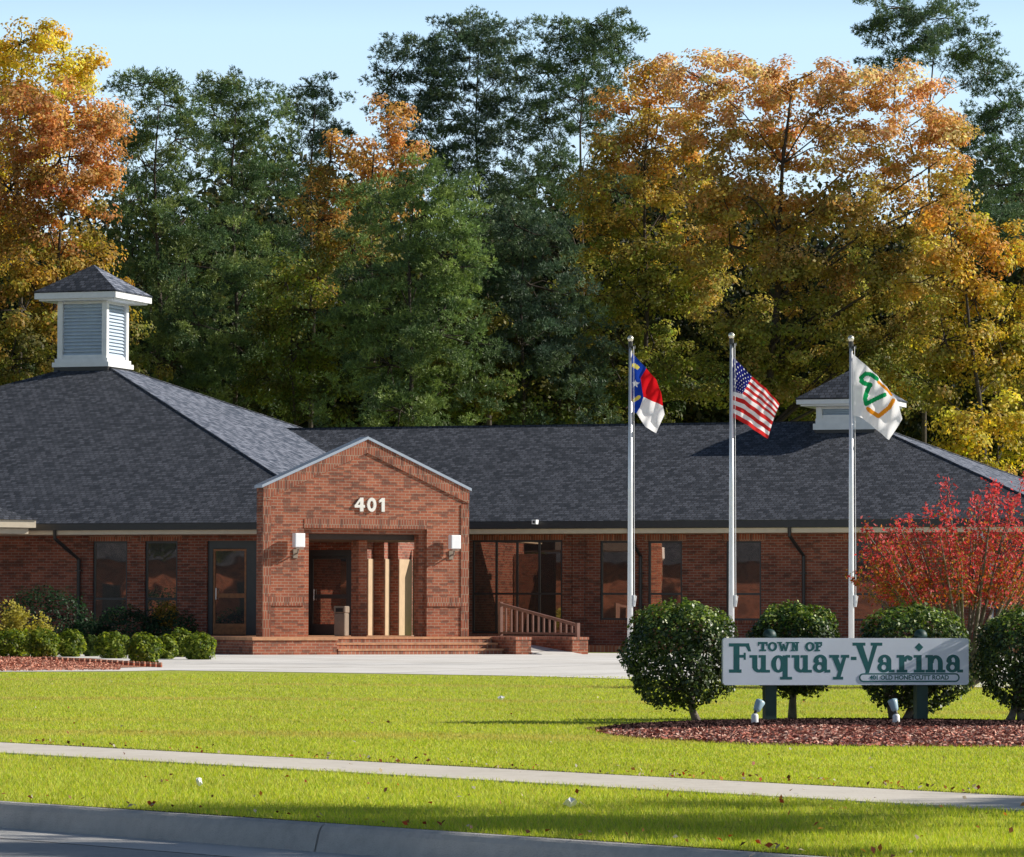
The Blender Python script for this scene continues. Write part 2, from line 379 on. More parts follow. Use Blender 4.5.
# ================================================================== SETTING
def sheet(name, pts, z, m):
    mb = MB(); mb.add([(p[0], p[1], z) for p in pts], [tuple(range(len(pts)))])
    o = mb.build(name, m); 
    if o.data.polygons[0].normal.z < 0: o.data.flip_normals()
    return tag(o, kind='structure')
sheet('ground', [(-1500, -1500), (1500, -1500), (1500, 1500), (-1500, 1500)], -.32, M['soil'])
kd = np.array((5.38, -3.22)); kd /= np.linalg.norm(kd); kn = np.array((kd[1], -kd[0])); kn = kn if kn[1] < 0 else -kn  # kn: towards road
K0 = np.array((24.94, -72.11))
def kp(a, b, z=0.0): q = K0+kd*a+kn*b; return np.array((q[0], q[1], z))
# lawn: everything on the building side of the kerb
tag(MB().add([kp(-160, 0), kp(160, 0), kp(160, -420), kp(-160, -420)], [(0, 1, 2, 3)]).build('lawn', M['lawn']), kind='structure')
# kerb with rounded nose, cast in lengths with joints between
mb = MB(); prof = [(.004, .0), (.0, -.3), (.165, -.3), (.165, -.152), (.15, -.10), (.135, -.03), (.105, -.004), (.07, .004)]
prof = [(-.012, -.3), (-.012, .008), (.07, .010), (.092, .0), (.108, -.025), (.135, -.125), (.135, -.3)]
ja = (ground(346, 825)[:2]-K0)@kd
edges = [ja+3.05*i for i in range(-12, 9)]
for a0, a1 in zip(edges[:-1], edges[1:]):
    A = [kp(a0+.008, b, z) for b, z in prof]; B = [kp(a1-.008, b, z) for b, z in prof]; n = len(prof)
    mb.add(A+B, [(i, (i+1) % n, n+(i+1) % n, n+i) for i in range(n)]+[tuple(range(n-1, -1, -1)), tuple(range(n, 2*n))])
tag(mb.build('kerb', M['kerb']), kind='structure')
mb = MB()
for a0, a1 in zip(edges[:-1], edges[1:]):
    mb.add([kp(a0+.004, .133, -.125), kp(a1-.004, .133, -.125), kp(a1-.004, .75, -.119), kp(a0+.004, .75, -.119)], [(0, 1, 2, 3)])
g_ = mb.build('gutter', M['gutter']); tag(g_, kind='structure')
tag(MB().add([kp(-160, .755, -.121), kp(160, .755, -.121), kp(160, 9.5, -.04), kp(-160, 9.5, -.04)], [(0, 1, 2, 3)]).build('road', M['asphalt']), kind='structure')
# sidewalk in flags with joints
S0 = np.array((20.67, -63.28)); sd = np.array((30.16, -69.55))-S0; sd /= np.linalg.norm(sd); sn = np.array((sd[1], -sd[0])); sn = sn if sn[1] < 0 else -sn
SW = 1.14
mb = MB()
for i in range(-26, 26):
    a0 = i*1.5+.006; a1 = (i+1)*1.5-.006
    Pq = [S0+sd*a+sn*b for a, b in ((a0, -.02), (a1, -.02), (a1, SW), (a0, SW))]
    top = [(p[0], p[1], .012) for p in Pq]; bot = [(p[0], p[1], -.05) for p in Pq]
    mb.add(bot+top, [(4, 5, 6, 7), (0, 1, 5, 4), (1, 2, 6, 5), (2, 3, 7, 6), (3, 0, 4, 7)])
o = mb.build('sidewalk', M['walk']); tag(o, kind='structure')
M['edge'] = ground_mat('edge_soil_shade', [(.3, (.035, .03, .015)), (.7, (.075, .06, .03))], (2.0, 12.0, 60.0))  # dark strip: bare soil gap plus the grass edge's shadow as colour
mb = MB()
for i in range(-40, 40):
    P = [S0+sd*(i*1.0+u)+sn*b for u, b in ((0, -.24-.05*math.sin(i*1.3)-.03*math.sin(i*3.1)), (1, -.24-.05*math.sin((i+1)*1.3)-.03*math.sin((i+1)*3.1)), (1, -.021), (0, -.021))]
    mb.add([(p[0], p[1], .004) for p in P], [(0, 1, 2, 3)])
    a = -3+i*1.0
    mb.add([kp(a, -.10-.03*math.sin(i*1.7), .004), kp(a+1, -.10-.03*math.sin((i+1)*1.7), .004), kp(a+1, -.013, .004), kp(a, -.013, .004)], [(0, 1, 2, 3)])
tag(mb.build('edge_soil_shade', M['edge']), kind='structure')
import bmesh
def fix_normals(o):
    bm = bmesh.new(); bm.from_mesh(o.data); bmesh.ops.recalc_face_normals(bm, faces=bm.faces); bm.to_mesh(o.data); bm.free()
for nm in ('sidewalk', 'kerb', 'gutter', 'road', 'lawn'):
    fix_normals(bpy.data.objects[nm])
for nm in ('gutter', 'road', 'lawn'):
    me = bpy.data.objects[nm].data
    if me.polygons[0].normal.z < 0: me.flip_normals()
# concrete forecourt between the lawn and the building
pv = [ground(*q)[:2] for q in ((-260, 674), (0, 672), (120, 671.5), (170, 670.5), (330, 673), (512, 676), (620, 679), (760, 683), (1100, 690), (1400, 690))]
pv = [tuple(p) for p in pv]+[(40, 10.3), (-32, 3.4), (-34, -10)]
fm = M['concrete'].node_tree; pr = [n_ for n_ in fm.nodes if n_.type == 'BSDF_PRINCIPLED'][0]; src = pr.inputs['Base Color'].links[0].from_socket
tcn = N(fm, 'TexCoord'); bk = N(fm, 'TexBrick'); bk.offset = 0; bk.inputs['Scale'].default_value = 1; bk.inputs['Brick Width'].default_value = 3.6; bk.inputs['Row Height'].default_value = 3.6; bk.inputs['Mortar Size'].default_value = .035; L(fm, tcn.outputs['Object'], bk.inputs['Vector'])
sn_ = N(fm, 'TexNoise', Scale=.35, Detail=6.0, Roughness=.7); L(fm, tcn.outputs['Object'], sn_.inputs['Vector']); sr = ramp(fm, [(.35, (.82, .81, .79)), (.55, (1, 1, 1))]); L(fm, sn_.outputs['Fac'], sr.inputs[0])
m1_ = N(fm, 'Mix', data_type='RGBA', blend_type='MULTIPLY'); m1_.inputs[0].default_value = 1; L(fm, src, m1_.inputs[6]); L(fm, sr.outputs[0], m1_.inputs[7])
m2_ = N(fm, 'Mix', data_type='RGBA'); L(fm, bk.outputs['Fac'], m2_.inputs[0]); L(fm, m1_.outputs[2], m2_.inputs[6]); m2_.inputs[7].default_value = (.32, .31, .29, 1); L(fm, m2_.outputs[2], pr.inputs['Base Color'])
sheet('forecourt', pv, .006, M['concrete'])

# ================================================================== BUILDING
bld = thing('brick_building', (0, 0, 0), 'long one storey red brick town hall with dark hipped shingle roofs and a gabled entrance', 'building')
bld['label'] = 'one storey red brick building with dark hipped roofs and gabled entrance'
X_ = np.array((1., 0, 0)); Y_ = np.array((0, 1., 0)); Z_ = np.array((0, 0, 1.))
def wall_panel(mb, y0, y1, x0, x1, z0, z1, ops):
    """wall along X with openings (xa,xb,za,zb); butted boxes"""
    ops = sorted(ops); x = x0
    for xa, xb, za, zb in ops:
        if xa > x: mb.box(x, y0, z0, xa, y1, z1)
        if za > z0: mb.box(xa, y0, z0, xb, y1, za)
        if zb < z1: mb.box(xa, y0, zb, xb, y1, z1)
        x = xb
    if x < x1: mb.box(x, y0, z0, x1, y1, z1)
PZ = 3.10   # soffit height of the left pavilion
WY = 11.8; PY = 3.5
L_ops = [(-14.6, -13.62, .7, 2.88), (-13.1, -12.15, .7, 2.88), (-8.93, -7.95, .7, 2.88), (-7.45, -6.53, .7, 2.88), (-5.7, -4.21, .45, 2.88)]
R_ops = [(-1.31, 1.3, .47, 3.03), (2.38, 3.35, .85, 3.0), (3.74, 4.70, .85, 2.99), (5.94, 6.91, .85, 2.98), (9.3, 10.26, .85, 2.97), (13.28, 14.3, .85, 2.97)]
mb = MB(); wall_panel(mb, PY, PY+.28, -26.2, -3.9, 0, PZ, L_ops)
mb.box(-26.2, PY+.28, 0, -25.92, 27.4, PZ); mb.box(-25.92, 27.12, 0, -2.3, 27.4, PZ); mb.box(-2.58, 12.1, 0, -2.3, 27.12, PZ)
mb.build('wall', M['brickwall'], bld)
mb = MB(); wall_panel(mb, WY, WY+.28, -2.3, 14.7, 0, 3.3, R_ops)
mb.box(14.42, WY+.28, 0, 14.7, 24.9, 3.3); mb.box(-2.3, 24.62, 0, 14.42, 24.9, 3.3)
# shallow brick piers on the right wing and soldier bands are part of the wall relief
mb.box(1.62, WY-.06, 0, 1.95, WY-.002, 3.25)
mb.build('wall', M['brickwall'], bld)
def trims(xa, xb, za, zb, y, par):
    if za > .6: MB().box(xa-.05, y-.035, za-.075, xb+.05, y+.02, za-.003).build('sill', M['soldier'], par)
    MB().box(xa-.12, y-.012, zb+.003, xb+.12, y+.02, min(zb+.2, (PZ if y < 5 else 3.3)-.065 if y < 5 else 3.18)).build('lintel', M['soldier'], par)
mb = MB()
mb.box(-25.9, PY+1.2, .4, -3.95, PY+1.25, 3.0); mb.box(-2.2, WY+1.2, .3, 14.3, WY+1.25, 3.2)
mb.build('interior_partition', M['dark'], bld)

def window(xa, xb, za, zb, y, trans, mulls=()):
    f = MB(); d0, d1 = y+.05, y+.11; t = .055
    f.box(xa, d0, za, xa+t, d1, zb); f.box(xb-t, d0, za, xb, d1, zb)
    f.box(xa+t, d0, za, xb-t, d1, za+t); f.box(xa+t, d0, zb-t, xb-t, d1, zb)
    xs = [xa+t]+[m_ for m_ in mulls]+[xb-t]
    for m_ in mulls: f.box(m_-t/2, d0, za+t, m_+t/2, d1, zb-t)
    for a, b in zip(xs[:-1], xs[1:]):
        for tz in trans: f.box(a+(t/2 if a in mulls else 0), d0+.003, tz-t/2, b-(t/2 if b in mulls else 0), d1-.003, tz+t/2)
    w = f.build('window', M['frame'], bld); trims(xa, xb, za, zb, y, w)
    g = MB(); g.box(xa+t*.5, y+.085, za+t*.5, xb-t*.5, y+.095, zb-t*.5); g.build('pane', M['glass'], w)
    return w
for op in L_ops[:4]: window(*op, PY, (1.38,))
window(*R_ops[0], WY, (1.56,), (-.62, -.02, .62))
for op in R_ops[1:]: window(*op, WY, (1.56,))
def door(xa, xb, za, zb, y, m=None):
    f = MB(); t = .05
    f.box(xa, y, za, xa+t, y+.07, zb); f.box(xb-t, y, za, xb, y+.07, zb); f.box(xa+t, y, zb-t, xb-t, y+.07, zb)
    f.box(xa+t, y+.004, za, xb-t, y+.066, za+.28); f.box(xa+t, y+.004, za+.95, xb-t, y+.066, za+1.06)
    o = f.build('door', m or M['wood'], bld)
    g = MB(); g.box(xa+t*.6, y+.03, za+.2, xb-t*.6, y+.04, zb-t*.6); g.build('pane', M['glass'], o)
    h = MB(); h.tube([(xa+.1, y-.05, za+.9), (xa+.1, y-.05, za+1.2)], .014, 8); h.tube([(xa+.1, y-.05, za+.93), (xa+.1, y+.01, za+.93)], .009, 6); h.tube([(xa+.1, y-.05, za+1.17), (xa+.1, y+.01, za+1.17)], .009, 6)
    h.build('handle', M['alu'], o)
    return o
# left side door: dark framed entrance with an oak door
f = MB(); f.box(-5.7, PY+.06, .45, -5.56, PY+.14, 2.88); f.box(-4.62, PY+.06, .45, -4.21, PY+.14, 2.88); f.box(-5.56, PY+.06, 2.68, -4.62, PY+.14, 2.88)
f.build('door_surround', M['frame'], bld); door(-5.55, -4.63, .46, 2.67, PY+.07)

# ---- entrance recess behind the gable: stepped brick returns around the main door
ey = 5.9
xa = on_plane(306, 600, (0, 1, 0), ey)[0]; xb = on_plane(352, 600, (0, 1, 0), ey)[0]
mb = MB(); mb.box(-3.9, PY, .4, xa, 12.0, PZ)
mb.box(xa, ey, 2.68, xb, ey+.2, PZ)
f = MB(); f.box(xa, ey+.03, .44, xa+.12, ey+.12, 2.68); f.box(xb-.12, ey+.03, .44, xb, ey+.12, 2.68); f.box(xa+.12, ey+.03, 2.5, xb-.12, ey+.12, 2.68)
f.build('door_surround', M['frame'], bld); door(xa+.125, xb-.125, .45, 2.49, ey+.04, M['frame'])
y = ey-.12; segs = [(352, 367, 373), (373.4, 384, 389), (389.4, 398, 411)]
tr = MB()
for a, b, c in segs:
    A = on_plane(a, 600, (0, 1, 0), y); B = on_plane(b, 600, (0, 1, 0), y)
    Cc = on_plane(c, 600, (1, 0, 0), B[0]); 
    mb.box(A[0]+.002, y, .4, B[0], y+6.0, PZ)
    tr.box(B[0]+.003, y+.02, .44, B[0]+.03, Cc[1]-.01, 2.44)  # boards stop where the sunlight ends, its upper edge put into their height
    y = Cc[1]
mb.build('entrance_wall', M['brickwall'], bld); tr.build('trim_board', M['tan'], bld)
X_last = B[0]
mb = MB(); mb.box(X_last+.01, y, .44, -2.0, y+.1, 2.74) if X_last < -2.05 else None
gw = MB(); gw.box(X_last+.04, y+.02, .44, X_last+1.3, y+.06, 2.72); gw.build('side_light', M['glass'], bld)

pa, pb_ = on_plane(358.5, 600, PN, -2.25)@PT, on_plane(367, 600, PN, -2.25)@PT
ep = MB().frame(np.zeros(3), PT, PN, pa, pb_, -2.7, -2.25, .438, 2.855).build('brick_pier', M['brick'], bld)
# ---- hipped roofs
RX0, RX1, RY0, RY1, RZ, RP = -27.0, -1.5, 2.7, 28.2, 3.33, .4
ax_, ay_ = (RX0+RX1)/2, (RY0+RY1)/2; AZ = RZ+RP*(RX1-RX0)/2
mb = MB().add([(RX0, RY0, RZ), (RX1, RY0, RZ), (RX1, RY1, RZ), (RX0, RY1, RZ), (ax_, ay_, AZ)], [(0, 1, 4), (1, 2, 4), (2, 3, 4), (3, 0, 4)])
for a, b in (((RX0, RY0), (ax_, ay_)), ((RX1, RY0), (ax_, ay_)), ((RX1, RY1), (ax_, ay_))):     # hip caps
    mb.tube([(a[0], a[1], RZ+.0), (b[0], b[1], AZ+.0)], .035, 5)
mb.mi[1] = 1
rf = mb.build('roof', [M['shingle'], M['shingle_lit']], bld); rf['label'] = 'pyramid roof of the taller left block'
WX1, WY0, WZ, WP, WR = 15.5, 11.0, 3.53, .4, 7.35
WRZ = WZ+WP*WR
mb = MB().add([(-9.0, WY0, WZ), (WX1, WY0, WZ), (WX1, WY0+2*WR, WZ), (-9.0, WY0+2*WR, WZ), (-11.5, WY0+WR, WRZ), (WX1-WR, WY0+WR, WRZ)], [(0, 1, 5, 4), (1, 2, 5), (2, 3, 4, 5)])
mb.tube([(-11.5, WY0+WR, WRZ), (WX1-WR, WY0+WR, WRZ)], .05, 6); mb.tube([(WX1, WY0, WZ), (WX1-WR, WY0+WR, WRZ)], .035, 5); mb.tube([(WX1, WY0+2*WR, WZ), (WX1-WR, WY0+WR, WRZ)], .035, 5)
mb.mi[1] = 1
rf = mb.build('roof', [M['shingle'], M['shingle_lit']], bld); rf['label'] = 'lower hipped roof of the long right wing'
# gutters, frieze boards and soffits
mb = MB()
mb.box(RX0-.1, RY0-.11, RZ-.18, RX1+.1, RY0-.0, RZ-.012); mb.box(RX1-.0, RY0, RZ-.18, RX1+.1, WY0-.12, RZ-.012)
mb.box(-1.38, WY0-.11, WZ-.2, WX1+.1, WY0, WZ-.012); mb.box(WX1, WY0, WZ-.2, WX1+.1, WY0+2*WR, WZ-.012)
mb.build('gutter', M['bronze'], bld)
mb = MB()
mb.box(RX0, RY0+.03, PZ-.06, RX1-.02, PY-.002, PZ+.055); mb.box(-2.3+.002, PY, PZ-.05, RX1-.02, 11.7, PZ+.05)
mb.box(-1.3, WY0+.03, WZ-.34, WX1-.02, WY-.002, WZ-.21); mb.box(14.702, WY0+.9, WZ-.33, WX1-.02, 24.9, WZ-.215)
mb.build('soffit', M['cream'], bld)
# porch roof tying the gable wall back to the eaves
mb = MB()
mb.prism([(-1.9, -1.603), (3.2, -1.603), (3.2, -4.6), (.6, -4.9), (-.6, -3.75)], (0, 0, 0), PT, PN, Z_, 2.86, 3.12)
mb.build('porch_ceiling', M['darkwood'], bld)

# ---- downspouts
def downspout(x, xe, y, ztop, zb, m):
    d = MB(); d.tube([(x, y-.82, ztop), (x, y-.80, ztop-.22), ((x+xe)/2, y-.4, ztop-.5), (xe, y-.07, ztop-.75), (xe, y-.07, zb)], .05, 8)
    for z in (1.2, 2.1): d.box(xe-.08, y-.12, z, xe+.08, y-.003, z+.03)
    d.build('downspout', m, bld, smooth=False)
downspout(-9.65, -9.3, PY, PZ+.06, .1, M['bronze']); downspout(7.9, 8.1, WY, WZ-.2, .2, M['bronze']); downspout(3.45, 3.545, WY, WZ-.2, .2, M['bronze'])
downspout(13.1, 13.2, WY, WZ-.2, .2, M['coping'])

# ---- gabled entrance wall set at 45 degrees
t0, t1, tc_ = -2.24, 3.40, .57; ze, za_ = 4.13, 5.36; zf = .43
mb = MB()
mb.prism([(t0, zf), (-1.13, zf), (-1.13, 3.13), (2.235, 3.13), (2.235, zf), (t1, zf), (t1, ze), (tc_, za_), (t0, ze)], (0, 0, 0), PT, Z_, PN, -1.34, -1.2)
mb.prism([(t0+.004, zf), (-.94, zf), (-.94, 3.0), (2.07, 3.0), (2.07, zf), (t1-.004, zf), (t1-.004, ze-.004), (tc_, za_-.004), (t0+.004, ze-.004)], (0, 0, 0), PT, Z_, PN, -1.6, -1.343)
gable = mb.build('gable_wall', M['brick'], bld); gable['label'] = 'sunlit gabled brick entrance front'
sl = (za_-ze)/(tc_-t0)
def gband(pts, d1, nm='brick_band'): MB().prism(pts, (0, 0, 0), PT, Z_, PN, -1.199, d1).build(nm, M['soldier'], gable)
for side in (0, 1):   # raised brick band under the rake
    a, b = (t0, tc_) if side == 0 else (t1, tc_)
    gband([(a, ze-.003), (a, ze-.34), (b, za_-.34), (b, za_-.003)], -1.165)
gband([(-1.13, 3.131), (2.235, 3.131), (2.235, 3.36), (-1.13, 3.36)], -1.185)
for a, b in ((t0-.004, -1.128), (2.233, t1+.004)):
    gband([(a, 1.2), (b, 1.2), (b, 1.42), (a, 1.42)], -1.168)
for a, b in ((t0, t0+.22), (t1-.22, t1)):
    gband([(a, zf), (b, zf), (b, ze-.36), (a, ze-.36)], -1.176, 'corner_band')
mb = MB()
for s_ in (-1, 1):
    e = t0-.05 if s_ < 0 else t1+.05; zz = ze-.05*sl
    mb.prism([(e, zz), (tc_, za_), (tc_, za_+.07), (e, zz+.07)], (0, 0, 0), PT, Z_, PN, -1.62, -1.13)
mb.build('coping', M['coping'], gable)
# numerals 401
def strokes(mb, items, conv, o, ax, ay, d, base, step=.0006, mi=0):
    for i, it in enumerate(items):
        k = it[0]
        if k == 'r': P = [(it[1], it[2]), (it[3], it[2]), (it[3], it[4]), (it[1], it[4])]; polys = [P]
        elif k == 'p': polys = [list(it[1])]
        elif k == 'e':
            _, cx, cy, rx, ry = it; polys = [[(cx+rx*math.cos(a), cy+ry*math.sin(a)) for a in np.linspace(0, 2*math.pi, 20, endpoint=False)]]
        elif k == 'a':   # arc band: cx,cy,rxo,ryo,rxi,ryi,a0,a1 (degrees, y down)
            _, cx, cy, ro, so, ri, si, a0, a1 = it; A = np.radians(np.linspace(a0, a1, max(4, int(abs(a1-a0)/14))))
            polys = []
            for u, w in zip(A[:-1], A[1:]):
                polys.append([(cx+ro*math.cos(u), cy+so*math.sin(u)), (cx+ro*math.cos(w), cy+so*math.sin(w)), (cx+ri*math.cos(w), cy+si*math.sin(w)), (cx+ri*math.cos(u), cy+si*math.sin(u))])
        for P in polys: mb.prism([conv(*q) for q in P], o, ax, ay, d, base[0], base[1]+i*step, mi)
NUM = [('r', 9, 0, 14.5, 21), ('p', [(9.5, 0), (13, 0), (4.5, 11.5), (0, 12)]), ('r', 0, 11, 17, 15.2),
       ('a', 28.5, 10.5, 7.5, 10.8, 3.1, 6.0, 0, 360), ('r', 45, 0, 50, 21), ('p', [(45.2, 0), (45.2, 5.4), (41, 7.4), (41, 3.4)])]
k_ = .345/21
mb = MB(); strokes(mb, NUM, lambda x, y: (.22+x*k_, 3.90-y*k_), (0, 0, 0), PT, Z_, PN, (-1.197, -1.15))
mb.build('house_number', M['num'], gable)

# ---- steps, platform, cheek walls
mb = MB()
mb.prism([(-2.99, -.001), (-.76, -.001), (-.76, -1.03), (3.3, -1.03), (3.3, -6.0), (-.9, -7.5), (-4.0, -7.2), (-2.99, -4.8)], (0, 0, 0), PT, PN, Z_, 0, .345)
mb.prism([(-2.97, -.02), (-.78, -.02), (-.78, -1.045), (3.29, -1.045), (3.29, -5.9), (-.9, -7.4), (-4.0, -7.1), (-2.97, -4.8)], (0, 0, 0), PT, PN, Z_, .345, .355)
mb.build('platform', M['brick'], bld)
mb = MB()
mb.prism([(-3.02, .03), (-.74, .03), (-.74, -1.02), (3.29, -1.02), (3.29, -6.0), (-.9, -7.4), (-4.2, -7.4), (-3.02, -4.8)], (0, 0, 0), PT, PN, Z_, .357, .436)
mb.build('platform_cap', M['nosing'], bld)
mb = MB()
for i, (na, nb) in enumerate(((0.0, -1.015), (-.34, -1.018), (-.68, -1.02))):
    mb.prism([(-.735, na), (3.80, na), (3.80, nb), (-.735, nb)], (0, 0, 0), PT, PN, Z_, i*.143+(.002 if i else 0), (i+1)*.143)
stp = mb.build('steps', M['cap'], bld)
for i, na in enumerate((0.0, -.34, -.68)):
    MB().prism([(-.73, na+.018), (3.80, na+.018), (3.80, na-.33), (-.73, na-.33)], (0, 0, 0), PT, PN, Z_, (i+1)*.143-.045, (i+1)*.143+.004).build('nosing', M['nosing'], stp)
for a, b, n0 in ((3.82, 4.24, -3.6), (5.40, 5.84, -4.0)):
    ck = MB().frame(np.zeros(3), PT, PN, a, b, n0, .65, 0, .37).build('cheek_wall', M['brick'], bld)
    MB().frame(np.zeros(3), PT, PN, a-.02, b+.02, n0, .67, .372, .437).build('wall_cap', M['cap'], ck)
mb = MB(); mb.prism([(-4.0, .0), (1.2, .0), (1.2, .02), (-4.0, .41)], (0, 0, 0), PN, Z_, PT, 4.262, 5.378)
mb.build('ramp', M['concrete'], bld)

# ---- cupolas
def cupola(cx, cy, b, bw, be, zb, zbase, zbody, zfas, rise, zroof, label):
    body = MB(); body.box(cx-bw, cy-bw, zbase, cx+bw, cy+bw, zbody)
    cp = MB(); cp.box(cx-b+.04, cy-b+.04, zroof, cx+b-.04, cy+b-.04, zb); 
    c = MB()
    c.box(cx-b, cy-b, zb, cx+b, cy+b, zb+(zbase-zb)*.55); c.box(cx-b+.06, cy-b+.06, zb+(zbase-zb)*.55, cx+b-.06, cy+b-.06, zbase)
    t = min(.17, bw*.2)
    for sx in (-1, 1):
        for sy in (-1, 1):
            c.box(cx+sx*bw-(t if sx > 0 else 0), cy+sy*bw-(t if sy > 0 else 0), zbase+.001, cx+sx*bw+(t if sx < 0 else 0), cy+sy*bw+(t if sy < 0 else 0), zbody)
    w = bw-.05
    c.box(cx-w, cy-w, zbody-.12, cx+w, cy+w, zbody-.002); c.box(cx-w, cy-w, zbase+.002, cx+w, cy+w, zbase+.1)
    o = c.build('cupola', M['white'], bld); o['label'] = label
    cp.build('curb', M['bronze'], o)
    # louvres on the four sides, recessed between the corner posts
    lv = MB(); h = zbody-.12-(zbase+.1); n = max(3, int(h/.1))
    lv.box(cx-w+.09, cy-w+.09, zbase+.1, cx+w-.09, cy+w-.09, zbody-.12)
    for k in range(n):
        z = zbase+.1+h*(k+.15)/n; dz = h/n*.7
        for (ux, uy, vx, vy) in ((0, -1, 1, 0), (1, 0, 0, 1), (0, 1, -1, 0), (-1, 0, 0, -1)):
            oo = np.array((cx+ux*w, cy+uy*w, 0)); vv = np.array((vx, vy, 0)); uu = np.array((ux, uy, 0)); hw = bw-t-.01
            P = [oo-vv*hw+uu*(-.01)+Z_*z, oo+vv*hw+uu*(-.01)+Z_*z, oo+vv*hw-uu*.07+Z_*(z+dz), oo-vv*hw-uu*.07+Z_*(z+dz)]
            Q = [p-Z_*.018 for p in P]
            lv.add(P+Q, [(0, 1, 2, 3), (7, 6, 5, 4), (0, 4, 5, 1), (1, 5, 6, 2), (2, 6, 7, 3), (3, 7, 4, 0)])
    lv.build('louvre', M['louvre'], o)
    fa = MB(); fa.box(cx-be, cy-be, zbody, cx+be, cy+be, zfas); fa.box(cx-be+.1, cy-be+.1, zbody-.05, cx+be-.1, cy+be-.1, zbody-.001)
    fa.build('fascia', M['white'], o)
    e = be+.03
    r = MB().add([(cx-e, cy-e, zfas+.002), (cx+e, cy-e, zfas+.002), (cx+e, cy+e, zfas+.002), (cx-e, cy+e, zfas+.002), (cx, cy, zfas+rise)], [(0, 1, 4), (1, 2, 4), (2, 3, 4), (3, 0, 4), (3, 2, 1, 0)])
    r.add([(cx-e, cy-e, zfas+.03), (cx+e, cy-e, zfas+.03), (cx+e, cy+e, zfas+.03), (cx-e, cy+e, zfas+.03), (cx, cy, zfas+rise+.03)], [(0, 1, 4), (1, 2, 4), (2, 3, 4), (3, 0, 4)])
    r.mi[1] = r.mi[6] = 1; r.build('roof', [M['shingle'], M['shingle_lit']], o)
cupola(ax_-.16, ay_, .905, .79, 1.30, 8.20, 8.45, 10.18, 10.36, .88, 7.9, 'tall white louvred cupola on the left roof')
cupola(WX1-WR-.33, WY0+WR, .905, .83, 1.29, 6.22, 6.54, 6.93, 7.06, .88, 5.6, 'low white cupola on the right wing roof')

# ---- second angled canopy entering at the far left
Q = on_plane(36, 520, PN, at(36, 520, 103.5)@PN); tq, nq, zq = Q@PT, Q@PN, Q[2]
mb = MB(); mb.prism([(tq-8, zq-.2), (tq, zq-.2), (tq, zq), (tq-8, zq)], (0, 0, 0), PT, Z_, PN, nq-3.4, nq)
mb.prism([(tq-8.1, zq-.36), (tq-.16, zq-.36), (tq-.16, zq-.22), (tq-8.1, zq-.22)], (0, 0, 0), PT, Z_, PN, nq-3.4, nq-.12)
cn = mb.build('side_canopy', M['cream'], bld)
mb = MB(); e0 = tn(tq+.04, nq+.04, zq+.004); e1 = tn(tq-8.04, nq+.04, zq+.004); e2 = tn(tq-8.04, nq-3.5, zq+.004); e3 = tn(tq+.04, nq-3.5, zq+.004); r0 = tn(tq-1.75, nq-1.72, zq+.75); r1 = tn(tq-6.2, nq-1.72, zq+.75)
mb.add([e0, e1, e2, e3, r0, r1], [(1, 0, 4, 5), (0, 3, 4), (3, 2, 5, 4), (2, 1, 5)])
o = mb.build('roof', M['shingle'], cn); fix_normals(o)
for t in (tq-1.9, tq-7.4): MB().frame(np.zeros(3), PT, PN, t-.22, t+.22, nq-.75, nq-.3, 0, zq-.362).build('pier', M['brick'], cn)

# ---- wall lamps (frosted boxes on a bracket)
def wall_lamp(t, label, src=None):
    w = tn(t, -1.2, 2.55)
    a = thing('wall_lamp', w, label, 'lamp', 'frosted box lamps on the entrance gable')
    m1 = MB(); m1.frame(tn(t, -1.0), PT, PN, -.135, .135, -.08, .12, 2.64, 2.99); o = m1.build('lamp_shade', M['lampwhite'], a)
    bv = o.modifiers.new('bevel', 'BEVEL'); bv.width = .02; bv.segments = 2
    m2 = MB(); m2.frame(tn(t, -1.2), PT, PN, -.06, .06, .002, .03, 2.38, 2.6); m2.tube([tn(t, -1.18, 2.48), tn(t, -1.03, 2.5), tn(t, -.98, 2.63)], .022, 8); m2.frame(tn(t, -1.0), PT, PN, -.1, .1, -.07, .1, 2.60, 2.629)
    m2.build('bracket', M['beige'], a)
wall_lamp(-1.37, 'white box lamp on brick pier at left side of entrance opening'); wall_lamp(2.90, 'white box lamp on brick pier at right side of entrance opening')
for o in [o for o in bpy.data.objects if o.name.startswith('wall_lamp')]: pass
# litter bin in the entrance
p = on_plane(345.5, 632, (0, 0, 1), .433); bx, by = float(p[0]), float(p[1])
pb = at(341.5, 630, 102.2); bx, by = float(pb[0]), float(pb[1])
b = thing('litter_bin', (bx, by, .433), 'beige litter bin standing on the platform inside the entrance', 'bin')
m1 = MB(); m1.box(bx-.15, by-.15, .433, bx+.15, by+.15, 1.02); o = m1.build('body', M['beige'], b); o.modifiers.new('bevel', 'BEVEL').width = .02
m1 = MB(); m1.box(bx-.16, by-.16, 1.022, bx+.16, by+.16, 1.2); o = m1.build('hood', M['beige'], b); o.modifiers.new('bevel', 'BEVEL').width = .02
m1 = MB(); m1.box(bx-.1, by-.166, 1.05, bx+.1, by-.1605, 1.15); m1.build('opening', M['dark'], b)
# small eave floodlight above the storefront
p = on_plane(535, 522, (0, 1, 0), WY0-.25)
b = thing('eave_light', p, 'small white fixture on the dark gutter above the wide window', 'light')
m1 = MB(); m1.box(p[0]-.06, p[1]-.1, p[2]-.06, p[0]+.06, p[1]+.13, p[2]+.06); m1.build('housing', M['white'], b)
m1 = MB(); m1.box(p[0]-.03, p[1]-.11, p[2]-.03, p[0]+.03, p[1]-.102, p[2]+.03); m1.build('lens', M['dark'], b)
